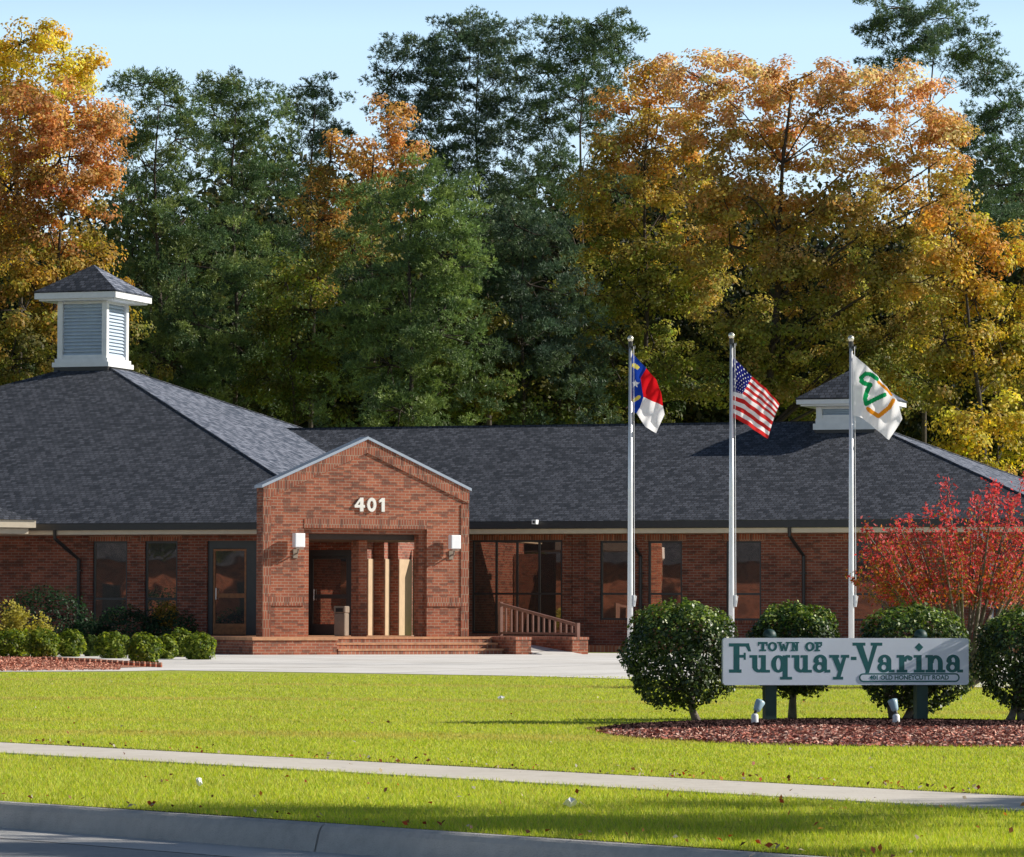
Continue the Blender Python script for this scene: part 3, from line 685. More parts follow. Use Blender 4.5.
# ramp handrail
b = thing('handrail', tn(5.62, -1.5, .437), 'brown metal picket railing sloping down along the entrance ramp', 'railing')
na, nb = -3.85, .5
def rz(n): return 1.30+(n-na)/(nb-na)*(-.53)
for n in (na, nb): MB().frame(np.zeros(3), PT, PN, 5.58, 5.66, n-.06, n+.06, .438, rz(n)+.02).build('post', M['rail'], b)
m1 = MB(); P = [tn(t, n, rz(n)+dz) for n in (na+.06, nb-.06) for t, dz in ((5.585, -.07), (5.655, -.07), (5.655, 0), (5.585, 0))]
m1.add(P, [(0, 1, 2, 3), (7, 6, 5, 4), (0, 4, 5, 1), (1, 5, 6, 2), (2, 6, 7, 3), (3, 7, 4, 0)]); m1.build('top_rail', M['rail'], b)
m1 = MB(); m1.frame(np.zeros(3), PT, PN, 5.60, 5.64, na+.06, nb-.06, .49, .54); m1.build('bottom_rail', M['rail'], b)
for i in range(13):
    n = na+(nb-na)*(i+1)/14; m1 = MB(); m1.frame(np.zeros(3), PT, PN, 5.605, 5.635, n-.035, n+.035, .541, rz(n)-.072); m1.build('picket', M['rail'], b)

# ================================================================== FLAGPOLES AND FLAGS
def flagpole(px, D, ytop, label):
    top = at(px, ytop, D); x, y, zt = [float(c) for c in top]
    a = thing('flagpole', (x, y, 0), label, 'flagpole', 'white flagpoles in front of the building')
    m1 = MB(); m1.tube([(x, y, .01), (x, y, 1.5), (x, y, 3.5), (x, y, zt-.12)], [.06, .058, .05, .034], 14); m1.build('pole', M['alu'], a, smooth=True)
    m1 = MB(); m1.tube([(x, y, zt-.13), (x, y, zt-.02)], [.05, .05], 10); m1.box(x-.02, y-.03, zt-.16, x+.1, y+.03, zt-.10); m1.build('truck', M['bronze'], a)
    m1 = MB(); m1.lathe((x, y, zt+.05), [(.01, -.08), (.04, -.058), (.06, -.025), (.065, 0), (.06, .025), (.04, .053), (.008, .066)], 14); m1.build('finial', M['gold'], a, smooth=True)
    m1 = MB(); m1.lathe((x, y, .008), [(.17, 0), (.17, .03), (.11, .09), (.085, .14)], 14); m1.build('base_collar', M['alu'], a, smooth=True)
    m1 = MB(); zc = 1.3; m1.box(x+.066, y-.03, zc-.12, x+.1, y+.03, zc+.12); m1.tube([(x+.1, y, zc-.1), (x+.13, y, zc+.1)], .012, 6); m1.build('cleat', M['alu'], a)
    m1 = MB(); m1.tube([(x+.085, y-.05, zt-.12), (x+.1, y-.05, 3.0), (x+.1, y-.03, zc)], .006, 5); m1.build('halyard', M['white'], a)
    return top
fw = cr*np.array((1, 1, 0)); fw = fw/np.linalg.norm(fw)      # wind blows roughly across the view
fb = np.array((-fw[1], fw[0], 0))
def flag(name, top, D, org, zoom, ctrl_u, ctrl_v, ctrl, NU, NV, classify, mats, label):
    """ctrl[v][u]: outline control points (zoomed photo units); the cloth is rebuilt as a folded surface in the pole's plane"""
    s = D/F; a = None
    ptop = top; V = []; mi = []
    cu_ = np.array(ctrl_u); cv_ = np.array(ctrl_v); G = np.array(ctrl, float)
    px0 = ptop_px[name]
    def P(u, v):
        rows = [np.array([np.interp(u, cu_, G[j, :, k]) for k in (0, 1)]) for j in range(len(cv_))]
        R_ = np.array(rows); q = np.array([np.interp(v, cv_, R_[:, k]) for k in (0, 1)])
        X = org[0]+q[0]/zoom; Yp = org[1]+q[1]/zoom
        a_ = (X-px0[0])*s; z_ = (px0[1]-Yp)*s
        fold = .10*math.sin(a_*9+z_*7+v*2.2)*min(1, u*3)+.05*math.sin(a_*21-z_*9)*min(1, u*2.5)+.35*u*u*.6
        w = ptop+fw*a_+fb*fold; return np.array((w[0], w[1], ptop[2]+z_))
    U_ = np.linspace(0, 1, NU+1); W_ = np.linspace(0, 1, NV+1)
    V = [P(u, v) for v in W_ for u in U_]; Fc = []
    for j in range(NV):
        for i in range(NU):
            Fc.append((j*(NU+1)+i, j*(NU+1)+i+1, (j+1)*(NU+1)+i+1, (j+1)*(NU+1)+i))
            u = (i+.5)/NU; v = (j+.5)/NV
            rows = [np.array([np.interp(u, cu_, G[jj, :, k]) for k in (0, 1)]) for jj in range(len(cv_))]
            R_ = np.array(rows); q = [np.interp(v, cv_, R_[:, k]) for k in (0, 1)]
            mi.append(classify(u, v, q[0], q[1]))
    m1 = MB(); m1.add(V, Fc); m1.mi = mi
    o = m1.build(name, mats, None, smooth=True)
    return tag(o, label, 'flag', 'flags flying from the three poles')
fred = cloth_mat('flag_red', (.62, .012, .018)); fwhite = cloth_mat('flag_white', (.82, .82, .84)); fblue = cloth_mat('flag_blue', (.012, .05, .36)); fnavy = cloth_mat('flag_navy', (.016, .02, .16))
fgreen = cloth_mat('flag_green', (.01, .28, .09)); forange = cloth_mat('flag_orange', (.72, .27, .02)); fyel = cloth_mat('flag_yellow', (.75, .62, .12)); fred2 = cloth_mat('flag_stripe_red', (.55, .03, .03))
def seg_d(x, y, pts):
    best = 1e9
    for (x0, y0), (x1, y1) in zip(pts[:-1], pts[1:]):
        dx, dy = x1-x0, y1-y0; t = max(0, min(1, ((x-x0)*dx+(y-y0)*dy)/(dx*dx+dy*dy))); best = min(best, math.hypot(x-x0-t*dx, y-y0-t*dy))
    return best
poles = {'state': (630.5, 83.0, 341, 'leftmost flagpole, flying the blue red and white state flag'), 'national': (731.5, 82.0, 338, 'middle flagpole, flying the stars and stripes'), 'town': (851.0, 81.0, 341, 'rightmost flagpole, flying the white flag with green and orange mark')}
tops = {k: flagpole(*v) for k, v in poles.items()}
ptop_px = {}
def setpx(nm, k): ptop_px[nm] = (poles[k][0], poles[k][2])
setpx('state_flag', 'state')
def star_pts(cx, cy, r): return [(cx+(r if k % 2 == 0 else r*.42)*math.sin(k*math.pi/5), cy-(r if k % 2 == 0 else r*.42)*math.cos(k*math.pi/5)) for k in range(10)]
def inpoly(x, y, P):
    c = False
    for i in range(len(P)):
        (x0, y0), (x1, y1) = P[i], P[i-1]
        if (y0 > y) != (y1 > y) and x < (x1-x0)*(y-y0)/(y1-y0)+x0: c = not c
    return c
st = star_pts(120, 420, 34)
def cls_state(u, v, x, y):
    if u < 1/3:
        if inpoly(x, y, st): return 2
        if seg_d(x, y, [(108, 275), (135, 290)]) < 16 or seg_d(x, y, [(108, 550), (150, 520)]) < 13: return 3
        return 0
    return 1 if v < .5 else 2
flag('state_flag', tops['state'], 83, (620, 330), 7.79, [0, 1/3, 2/3, 1], [0, .25, .5, .8, 1],
     [[(95, 180), (205, 300), (285, 390), (322, 490)], [(95, 300), (160, 375), (255, 465), (332, 545)], [(97, 420), (185, 520), (262, 555), (337, 588)], [(99, 560), (158, 598), (235, 670), (350, 655)], [(100, 640), (128, 650), (200, 757), (285, 800)]],
     72, 64, cls_state, [fblue, fred, fwhite, fyel], 'droopy flag with blue hoist and red over white, on the leftmost pole')
setpx('national_flag', 'national')
def cls_nat(u, v, x, y):
    if u < .4 and v < 7/13:
        cu2 = u/.4*11; cv2 = v/(7/13)*9; i = round(cu2-.5); j = round(cv2-.5)
        if (int(i)+int(j)) % 2 == 0 and abs(cu2-.5-i) < .22 and abs(cv2-.5-j) < .24: return 1
        return 2
    return 0 if int(v*13) % 2 == 0 else 1
flag('national_flag', tops['national'], 82, (720, 330), 7.79, [0, .4, .7, 1], [0, 7/13, 1],
     [[(95, 200), (250, 365), (365, 460), (470, 572)], [(98, 480), (180, 495), (310, 590), (425, 680)], [(92, 675), (215, 745), (300, 800), (380, 842)]],
     88, 78, cls_nat, [fred2, fwhite, fnavy], 'red and white striped flag with starry blue canton on the middle pole')
setpx('town_flag', 'town')
GP = [[(325, 382), (275, 345), (235, 342), (205, 370), (205, 402), (235, 418), (272, 428), (248, 480), (236, 535), (245, 575), (300, 545), (385, 505)]]
OP = [[(335, 402), (390, 450), (445, 500)], [(457, 545), (425, 600), (345, 668), (300, 645), (262, 610)]]
def cls_town(u, v, x, y):
    if min(seg_d(x, y, g) for g in GP) < 17: return 1
    if seg_d(x, y, OP[0]) < 11 or seg_d(x, y, OP[1]) < 16: return 2
    return 0
flag('town_flag', tops['town'], 81, (835, 330), 7.79, [0, .35, .7, 1], [0, .5, 1],
     [[(130, 180), (320, 345), (430, 470), (505, 565)], [(130, 430), (250, 530), (390, 600), (527, 690)], [(128, 660), (215, 690), (330, 775), (430, 852)]],
     84, 76, cls_town, [fwhite, fgreen, forange], 'white flag with green swoosh and orange angle on the rightmost pole')

# ================================================================== SIGN
SD = 38.0; sc = SD/F; sc0 = at(846, 661.5, SD)
sgx = cr*np.array((1, 1, 0)); sgx = sgx/np.linalg.norm(sgx); a_ = R(12); sgx = np.array((sgx[0]*math.cos(a_)-sgx[1]*math.sin(a_), sgx[0]*math.sin(a_)+sgx[1]*math.cos(a_), 0)); sgd = np.array((sgx[1], -sgx[0], 0))   # sgd: out of the sign, to the viewer
sg = thing('town_sign', (sc0[0], sc0[1], 0.03), 'long pale sign board with teal lettering on two dark green posts', 'sign')
def spt(px, py): return ((px-846)*sc*1.03, (661.5-py)*sc)
mb = MB(); rr = 3.0*sc; hw, hh = 124*sc*1.03, 23.4*sc
pts = []
for cx, cy, a0 in ((hw-rr, hh-rr, 0), (-hw+rr, hh-rr, 90), (-hw+rr, -hh+rr, 180), (hw-rr, -hh+rr, 270)):
    for k in range(5): a = R(a0+k*22.5); pts.append((cx+rr*math.cos(a), cy+rr*math.sin(a)))
mb.prism(pts, sc0, sgx, Z_, sgd, -.025, .025); board = mb.build('board', M['sign'], sg)
Z7 = 7.314
def cvL(X, Y): return spt(710+X/Z7, 625+Y/Z7)
def cvR(X, Y): return spt(840+X/Z7, 625+Y/Z7)
def g_u(x): return [('r', x+20, 224, x+58, 312), ('r', x, 220, x+58, 239), ('a', x+70, 303, 50, 44, 14, 22, 0, 180), ('r', x+84, 224, x+120, 336), ('r', x+66, 220, x+120, 239), ('r', x+84, 327, x+150, 347)]
def g_a(x): return [('r', x+68, 258, x+104, 330), ('a', x+54, 262, 50, 46, 15, 25, 180, 360), ('e', x+24, 263, 21, 16), ('a', x+48, 309, 48, 39, 17, 19, 0, 360), ('r', x+84, 326, x+128, 347)]
LT = [('r', 163, 135, 207, 340), ('r', 130, 134, 278, 158), ('p', [(252, 158), (276, 134), (292, 193), (272, 193)]), ('r', 130, 324, 222, 348), ('r', 205, 218, 250, 239), ('r', 238, 203, 253, 254)]
LT += g_u(280)+[('a', 492, 284, 54, 64, 17, 44, 0, 360), ('r', 522, 222, 560, 392), ('r', 545, 219, 578, 238), ('r', 503, 378, 592, 398)]+g_u(588)+g_a(745)
LT += [('p', [(882, 228), (926, 228), (966, 330), (940, 366)]), ('p', [(968, 228), (994, 228), (945, 392), (912, 396)]), ('r', 866, 218, 938, 239), ('r', 952, 218, 1013, 239), ('r', 893, 378, 968, 398)]
LT += [('r', 343, 124, 412, 139), ('r', 367, 126, 389, 188), ('r', 353, 179, 403, 191), ('r', 342, 125, 353, 151), ('r', 402, 125, 413, 151), ('a', 448, 158, 35, 34, 15, 21, 0, 360),
       ('p', [(490, 125), (509, 125), (527, 190), (511, 190)]), ('p', [(525, 190), (511, 190), (523, 138), (536, 138)]), ('p', [(521, 138), (536, 138), (553, 190), (537, 190)]), ('p', [(553, 190), (539, 190), (556, 125), (572, 125)]), ('r', 483, 124, 519, 134), ('r', 546, 124, 581, 134),
       ('r', 591, 126, 605, 188), ('p', [(590, 125), (609, 125), (637, 190), (618, 190)]), ('r', 621, 126, 636, 188), ('r', 582, 181, 613, 191), ('r', 612, 124, 644, 134), ('r', 582, 124, 600, 133),
       ('a', 723, 158, 35, 34, 15, 21, 0, 360), ('r', 767, 126, 787, 188), ('r', 757, 124, 813, 139), ('r', 801, 125, 813, 153), ('r', 786, 152, 803, 163), ('r', 757, 180, 798, 191)]
RT = [('r', 75, 232, 116, 256), ('p', [(108, 138), (160, 138), (216, 312), (190, 351)]), ('p', [(240, 138), (274, 138), (208, 350), (180, 351)]), ('r', 87, 129, 182, 151), ('r', 221, 129, 307, 151)]
RT += g_a(270)+[('r', 432, 224, 471, 338), ('r', 413, 219, 471, 239), ('r', 413, 327, 493, 348), ('a', 497, 268, 36, 48, 10, 24, 180, 330), ('e', 513, 243, 19, 17)]
RT += [('r', 559, 224, 599, 338), ('r', 540, 219, 599, 239), ('r', 540, 327, 623, 348), ('p', [(580, 130), (612, 162), (580, 194), (548, 162)])]
RT += [('r', 644, 224, 683, 338), ('r', 627, 219, 683, 239), ('r', 627, 327, 701, 348), ('a', 704, 278, 53, 58, 16, 33, 180, 360), ('r', 720, 277, 757, 338), ('r', 707, 327, 776, 348)]+g_a(780)
mb = MB(); strokes(mb, LT, cvL, sc0, sgx, Z_, sgd, (.0247, .0255), .00002); strokes(mb, RT, cvR, sc0, sgx, Z_, sgd, (.0247, .0255), .00002)
mb.build('lettering', M['teal'], board)
def pill(x0, x1, y0, y1, ins):
    r = (y1-y0)/2-ins; cy = (y0+y1)/2; P = []
    for cx, a0 in ((x1-ins-r, -90), (x0+ins+r, 90)):
        for k in range(9): a = R(a0+k*22.5); P.append(cvR(cx+r*math.cos(a), cy+r*math.sin(a)))
    return P
mb = MB(); mb.prism(pill(133, 882, 352, 418, 0), sc0, sgx, Z_, sgd, .0247, .0285); plate = mb.build('address_plate', M['teal'], board)
mb = MB(); mb.prism(pill(133, 882, 352, 418, 11), sc0, sgx, Z_, sgd, .0280, .0292); mb.build('plate_field', M['sign'], board)
tcu = bpy.data.curves.new('address_text', 'FONT'); tcu.body = '401 OLD HONEYCUTT ROAD'; tcu.align_x = 'CENTER'; tcu.align_y = 'CENTER'; tcu.size = .058; tcu.offset = .0016; tcu.extrude = .0008
to = bpy.data.objects.new('address_text', tcu); COL.objects.link(to)
bpy.context.view_layer.update(); dg = bpy.context.evaluated_depsgraph_get(); tm = bpy.data.meshes.new_from_object(to.evaluated_get(dg)); bpy.data.objects.remove(to)
cxy = cvR(507, 385)
for v in tm.vertices:
    w = sc0+sgx*(cxy[0]+v.co.x*1.02)+Z_*(cxy[1]+v.co.y)+sgd*(.0302+v.co.z); v.co = w
tm.materials.clear(); tm.materials.append(M['teal']); o = bpy.data.objects.new('address_lettering', tm); COL.objects.link(o); attach(o, board)
for px in (771.5, 924.5):
    c = sc0+sgx*((px-846)*sc*1.03)-sgd*.085; m1 = MB(); w = .055
    ztop = 1.06+(612-634)*sc
    m1.frame(np.array((c[0], c[1], 0)), sgx, sgd, -w, w, -w, w-.002, -.1, .83); o = m1.build('post', M['post'], sg)
    m1 = MB(); m1.lathe((c[0], c[1], .83), [(.062, 0), (.066, .012), (.06, .04), (.04, .065), (.012, .075)], 14); m1.build('cap', M['post'], o, smooth=True)

# ---- planting bed, bushes, spotlights
BC = lat(35.6, (902-512)/F*35.6); bl, bd_ = 2.72, 3.9
def bedz(D, l):
    q = ((l-(902-512)/F*35.6)/bl)**2+((D-35.6)/bd_)**2
    return max(0.0, .085*(1-q**1.5)) if q < 1 else -1
mb = MB(); V = [lat(35.6, (902-512)/F*35.6, .048)]; nr = 64; rings = 10
for j in range(1, rings+1):
    for k in range(nr):
        a = 2*math.pi*k/nr; f = j/rings; wob = 1+.04*math.sin(5*a)+.03*math.sin(9*a+1)
        D_ = 35.6+bd_*f*math.sin(a)*wob; l_ = (902-512)/F*35.6+bl*f*math.cos(a)*wob
        V.append(lat(D_, l_, .045*(1-f**3)+.003+RS.uniform(-.008, .008)*(f < 1)))
Fc = [(0, 1+k, 1+(k+1) % nr) for k in range(nr)]
for j in range(rings-1):
    for k in range(nr): a = 1+j*nr+k; b2 = 1+j*nr+(k+1) % nr; Fc.append((a, a+nr, b2+nr, b2))
mb.add(V, Fc); o = mb.build('mulch_bed', M['mulch'], None, smooth=True); fix_normals(o); tag(o, kind='structure')
if o.data.polygons[0].normal.z < 0: o.data.flip_normals()
def chips(name, C, size, pal, label, z=.012):
    n = len(C); nr_ = unit(np.array((0, 0, 1.))+RS.normal(size=(n, 3))*.55)
    t = pick(pal, n)*RS.uniform(.6, 1.3, (n, 1)); V, Fc, T = leaf_quads(C+np.array((0, 0, z)), nr_, size, np.clip(t, 0, .9), .5)
    return tag(np_mesh(name, V, Fc, M['chip'], T), label, kind='stuff', cat='mulch')
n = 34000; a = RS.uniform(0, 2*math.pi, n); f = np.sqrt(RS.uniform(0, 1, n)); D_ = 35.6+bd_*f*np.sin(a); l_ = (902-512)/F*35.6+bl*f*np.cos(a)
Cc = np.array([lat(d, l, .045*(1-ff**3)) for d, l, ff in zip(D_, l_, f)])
fr = D_ < 35.5+.2*np.sin(l_*3)  # rear chips darkened, bush and sign shadow put into their colour
chips('shadow_tinted_bark', Cc[~fr], RS.uniform(.022, .06, (~fr).sum()), [(.07, .035, .032), (.10, .05, .045), (.05, .025, .022)], 'bark mulch around the bush trunks, darkened to stand for their shadow')
chips('bark_chips', Cc[fr], RS.uniform(.022, .065, fr.sum()), [(.50, .20, .15), (.62, .34, .26), (.30, .10, .08), (.68, .46, .38), (.42, .15, .11)], 'reddish bark chips along the front of the sign bed')

def holly(px, D, rx_px, y0, y1, label, trunks, extra=()):
    s = D/F; zt = 1.06+(612-y0)*s; zb = 1.06+(612-y1)*s; zc = (zt+zb)/2
    c = at(px, 600, D); c = np.array((c[0], c[1], zc)); r = np.array((rx_px*s, rx_px*s*.95, (zt-zb)/2))
    a = thing('holly_bush', (c[0], c[1], .06), label, 'bush', 'clipped bushes around the sign')
    n = 13000; d = unit(RS.normal(size=(n, 3))); ph = np.arctan2(d[:, 1], d[:, 0])
    bump = 1+.07*np.sin(ph*5+d[:, 2]*4+px)+.06*np.sin(ph*3-d[:, 2]*7+px*.3)+.03*np.sin(ph*11+d[:, 2]*9)
    # superellipsoid: boxy clipped outline
    e = (np.abs(d)**2.6).sum(1)**(-1/2.6)
    rad = e*bump*RS.uniform(.62, 1.04, n)**.35
    P = c+d*rad[:, None]*r; P = P[RS.uniform(0, 1, n) < np.where(d[:, 2] < -.6, .55, 1)]; dd = d[:len(P)] if False else unit(P-c)
    k = len(P); nr_ = unit(dd*.8+np.array((0, 0, .45))+RS.normal(size=(k, 3))*.55)
    pal = [(.02, .045, .013), (.035, .065, .016), (.06, .10, .02), (.025, .055, .016), (.12, .17, .035)]
    t = pick(pal, k)*RS.uniform(.7, 1.35, (k, 1)); tm_ = P[:, 2] > zt-.22*(zt-zb)*RS.uniform(.4, 1.2, k); t[tm_] *= np.array((2.1, 2.0, 1.2)); t[tm_ & (RS.uniform(0, 1, k) < .16)] = (.36, .42, .14)  # upper leaves brightened, sun glints painted into the leaf colour
    V, Fc, T = leaf_quads(P, nr_, RS.uniform(.03, .055, k), t, .62)
    np_mesh('foliage', V, Fc, M['gloss_leaf'], T, a)
    m1 = MB()
    for (dx, lean) in trunks:
        b0 = np.array((c[0]+sgx[0]*dx*s, c[1]+sgx[1]*dx*s, .0)); q = np.array((c[0]+sgx[0]*(dx+lean)*s, c[1]+sgx[1]*(dx+lean)*s, zb+.12)); m1.tube([b0, (b0+q)/2+RS.normal(size=3)*.015, q, q+np.array((0, 0, .3))], [.05, .036, .03, .012], 8)
        for w in range(9):
            e_ = c+unit(RS.normal(size=(1, 3)))[0]*r*np.array((.75, .75, .8)); m1.tube([q, (q+e_)/2+np.array((0, 0, -.03)), e_], [.018, .011, .005], 5, cap=False)
    m1.build('trunk', M['greybark'], a, smooth=True)
holly(681, 38.5, 53, 604, 705, 'round clipped dark green bush left of the sign', [(17, -6)])
holly(795, 39.6, 43, 606, 693, 'clipped bush behind the left half of the sign', [(-3, 2)])
holly(913, 39.2, 54, 608, 708, 'clipped bush behind the right end of the sign', [(-8, 6), (-20, -8), (2, 9)])
holly(1033, 38.4, 54, 610, 706, 'dark bush cut by right edge of photo, beside the sign', [(-26, 8), (-12, 6), (4, -4)])
def spot(px, label, hx, hood):
    c = lat(36.6, (px-512)/F*36.6, .045); x, y = float(c[0]), float(c[1]); fw_ = -sgd
    a = thing('spotlight', (x, y, .03), label, 'spotlight', 'small ground spotlights aimed at the sign')
    m1 = MB(); m1.lathe((x, y, .02), [(.03, 0), (.034, .04), (.034, .1), (.026, .115), (.012, .12)], 12); m1.build('stake', M['white'], a, smooth=True)
    p0 = np.array((x, y, .135)); dr = fw_*.35+Z_*.75+sgx*hx; dr /= np.linalg.norm(dr)
    m1 = MB(); m1.tube([p0, p0+dr*.035], [.016, .016], 8); m1.build('knuckle', M['bronze'], a)
    m1 = MB(); m1.tube([p0+dr*.03, p0+dr*.05, p0+dr*.12, p0+dr*.14], [.018, .034, .044, .046], 14); m1.build('lamp_head', M[hood], a, smooth=True)
spot(755, 'small white spotlight left of the post under the F of the sign', .45, 'bluehood'); spot(896, 'small white spotlight under the right half of the sign', -.1, 'bluehood')

# ---- red autumn shrub tree right of the third pole
D = 57.0; s = D/F
base = lat(D, (966-512)/F*D, 0)
rt = thing('burning_bush', base, 'vase shaped small tree with bright red leaves right of the flagpoles', 'tree')
m1 = MB(); tips = []
fan = [(-106, 530, 0), (-102, 548, .4), (-96, 566, -.5), (-104, 556, -.2), (-88, 540, -.6), (-70, 528, .5), (-84, 582, -.3), (-60, 520, .3), (-20, 486, 0), (-40, 515, -.6), (-80, 600, .2), (10, 500, .6), (30, 490, -.4), (60, 480, .2), (85, 500, -.3), (50, 530, .8), (100, 540, .1), (-10, 545, -.9), (20, 560, .9), (70, 575, -.7), (110, 585, .4), (-45, 570, .9), (-30, 600, -.7), (30, 605, .5), (80, 610, .0)]
for rep in range(3):
    for dx, y, dd in fan:
        dx2 = dx+RS.uniform(-16, 16)*(rep > 0); y2 = y+RS.uniform(0, 38)*(rep > 0); dd2 = dd+RS.uniform(-.5, .5)
        tip = at(966+dx2*.95, y2, D+dd2); b0 = base+np.array((RS.uniform(-.08, .08), RS.uniform(-.08, .08), 0))
        mid = b0+(tip-b0)*.5; mid[:2] = b0[:2]+(tip[:2]-b0[:2])*.55; mid[2] = b0[2]+(tip[2]-b0[2])*.60
        path = [b0*(1-t)**2+2*mid*t*(1-t)+tip*t*t for t in np.linspace(0, 1, 9)]
        m1.tube(path, [.028-.0027*i for i in range(9)], 5, cap=False)
        for i in range(3, 9):
            for k in range(7):
                p = path[i]+RS.normal(size=3)*.06*(10-i)/3; tips.append((p, path[i]-path[i-1], i/8))
m1.build('stem', M['greybark'], rt, smooth=True)
P = []; Nn = []; Tt = []
for p, d, f in tips:
    k = RS.randint(5, 9)
    for _ in range(k):
        q = p+unit(np.array([d]))[0]*RS.uniform(-.1, .1)+RS.normal(size=3)*.045
        if q[2] < 1.12+RS.uniform(0, .25): continue
        P.append(q); Nn.append(RS.normal(size=3)+np.array((0, 0, .4)))
        hz = (q[2]-1.2)/1.5; c = np.array((.56, .095, .10)) if RS.uniform() < .3+hz*.65 else np.array(((.42, .13, .04), (.24, .19, .04), (.48, .20, .07))[RS.randint(3)]); Tt.append(c*RS.uniform(.6, 1.4))
P = np.array(P); V, Fc, T = leaf_quads(P, unit(np.array(Nn)), RS.uniform(.045, .08, len(P)), np.clip(np.array(Tt), .005, .8), .5)
np_mesh('foliage', V, Fc, M['leaf'], T, rt)

# ---- left shrub bed
bedp = [ground(*q)[:2] for q in ((-200, 671), (0, 670.5), (60, 670), (112, 668.5), (160, 667), (150, 663), (90, 659), (0, 655), (-200, 651))]
sheet('red_mulch_bed', bedp, .012, M['redmulch'])
n = 9000; C_ = []
for _ in range(n):
    f = RS.uniform(0, 1); px = RS.uniform(-60, 120); ya = 655+max(0, px)*.07; yb = 671-px*.012; C_.append(ground(px, ya+(yb-ya)*f, .014))
chips('red_chips', np.array(C_), RS.uniform(.04, .09, n), [(.60, .26, .18), (.68, .38, .28), (.46, .18, .12)], 'red bark chips on the bed left of the forecourt')
# row of little edging bricks in front of the bed
proto = None
for i in range(22):
    px = 44+i*5.5; y = 661.0+i*.32
    p = ground(px, y)
    if proto is None:
        m1 = MB(); m1.box(-.045, -.05, 0, .045, .05, .10); proto = m1.build('edging_brick', M['brick']); bv = proto.modifiers.new('bevel', 'BEVEL'); bv.width = .012; o = proto
    else:
        o = proto.copy(); COL.objects.link(o)
    o.location = (p[0], p[1], .0); o.rotation_euler = (0, 0, .3+RS.uniform(-.2, .2)); tag(o, 'small red edging brick in the row at the front of the left shrub bed', 'brick', 'edging bricks along the shrub bed')
def shrub(px, y, w, h, pal, label, cat='shrub', group='round green shrubs left of the entrance', n=1700, D=None, name='boxwood_shrub', spiky=False, lsz=(.06, .11)):
    if D is None: D = 1.06*F/(y-612-.0025*(512-px)*0)
    s = D/F; g = at(px, y, D); x, yy = float(g[0]), float(g[1]); z0 = max(0.0, float(g[2])); r = np.array((w*s/2, w*s/2, h*s*.56)); c = np.array((x, yy, z0+h*s*.5))
    a = thing(name, (x, yy, z0), label, cat, group)
    d = unit(RS.normal(size=(n, 3))); ph = np.arctan2(d[:, 1], d[:, 0])
    rad = (1+.1*np.sin(ph*4+d[:, 2]*5+px)+.07*np.sin(ph*7-d[:, 2]*6+px*2))*RS.uniform(.45, 1.05, n)**.4
    P = c+d*rad[:, None]*r
    if spiky:
        k = 26; sp = unit(RS.normal(size=(k, 3))*np.array((1, 1, .3))+np.array((0, 0, .9))); j = RS.randint(0, k, n); f = RS.uniform(.2, 1.25, n)
        P = c-np.array((0, 0, r[2]*.7))+sp[j]*f[:, None]*r*np.array((1, 1, 1.6))+RS.normal(size=(n, 3))*.05
    P[:, 2] = np.maximum(P[:, 2], z0+.02)
    nr_ = unit(d+np.array((0, 0, .5))+RS.normal(size=(n, 3))*.6)
    t = pick(pal, n)*RS.uniform(.6, 1.35, (n, 1)); V, Fc, T = leaf_quads(P, nr_, RS.uniform(lsz[0], lsz[1], n), np.clip(t, .003, .8), .55)
    np_mesh('foliage', V, Fc, M['leaf'], T, a)
    m1 = MB()
    for k in range(5): m1.tube([(x, yy, z0), (x+RS.normal()*.05, yy+RS.normal()*.05, z0+h*s*.25), c+RS.normal(size=3)*r*.35], [.02, .015, .008], 5, cap=False)
    m1.build('stem', M['bark'], a)
GP_ = [(.13, .19, .022), (.20, .26, .03), (.08, .13, .02), (.30, .34, .05)]
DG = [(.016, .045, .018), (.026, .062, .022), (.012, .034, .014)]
shrub(14, 659, 42, 27, GP_, 'wide green shrub at left edge under the golden shrub'); shrub(42, 659.5, 33, 28, GP_, 'green shrub between left edge shrub and small pair')
shrub(70, 658, 30, 25, GP_, 'green shrub third from the left edge'); shrub(91, 657.5, 17, 19, [(.12, .17, .05), (.09, .14, .03)], 'smallest pale green shrub of the row'); shrub(112, 659.5, 36, 25, GP_, 'green shrub just left of the foremost round one')
shrub(144, 664, 37, 28, GP_, 'foremost round green shrub at the front of the row'); shrub(165, 660, 24, 22, GP_, 'narrow green shrub behind the foremost round one'); shrub(181, 658, 24, 27, GP_, 'upright green shrub second from the brick platform'); shrub(199, 660.5, 34, 25, GP_, 'green shrub nearest the brick platform')
YG = [(.42, .36, .06), (.5, .46, .12), (.3, .28, .05)]
shrub(8, 640, 40, 32, YG, 'spiky golden yellow shrub at left edge', group='golden shrubs', name='golden_shrub', spiky=True, D=92, n=1500); shrub(38, 642, 24, 24, YG, 'smaller spiky golden shrub above the green shrubs', group='golden shrubs', name='golden_shrub', spiky=True, D=92, n=900)
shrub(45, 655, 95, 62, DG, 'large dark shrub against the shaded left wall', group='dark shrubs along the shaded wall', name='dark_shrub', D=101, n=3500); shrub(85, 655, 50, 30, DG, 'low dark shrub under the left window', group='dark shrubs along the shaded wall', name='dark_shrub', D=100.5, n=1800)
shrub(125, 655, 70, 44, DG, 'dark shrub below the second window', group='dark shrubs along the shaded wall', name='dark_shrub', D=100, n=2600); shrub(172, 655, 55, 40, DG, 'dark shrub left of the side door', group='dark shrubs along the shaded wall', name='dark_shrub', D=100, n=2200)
shrub(166, 628, 26, 24, [(.35, .22, .03), (.2, .16, .03)], 'golden brown shrub in front of second left window', group='golden shrubs', name='golden_shrub', D=100.3, n=800)
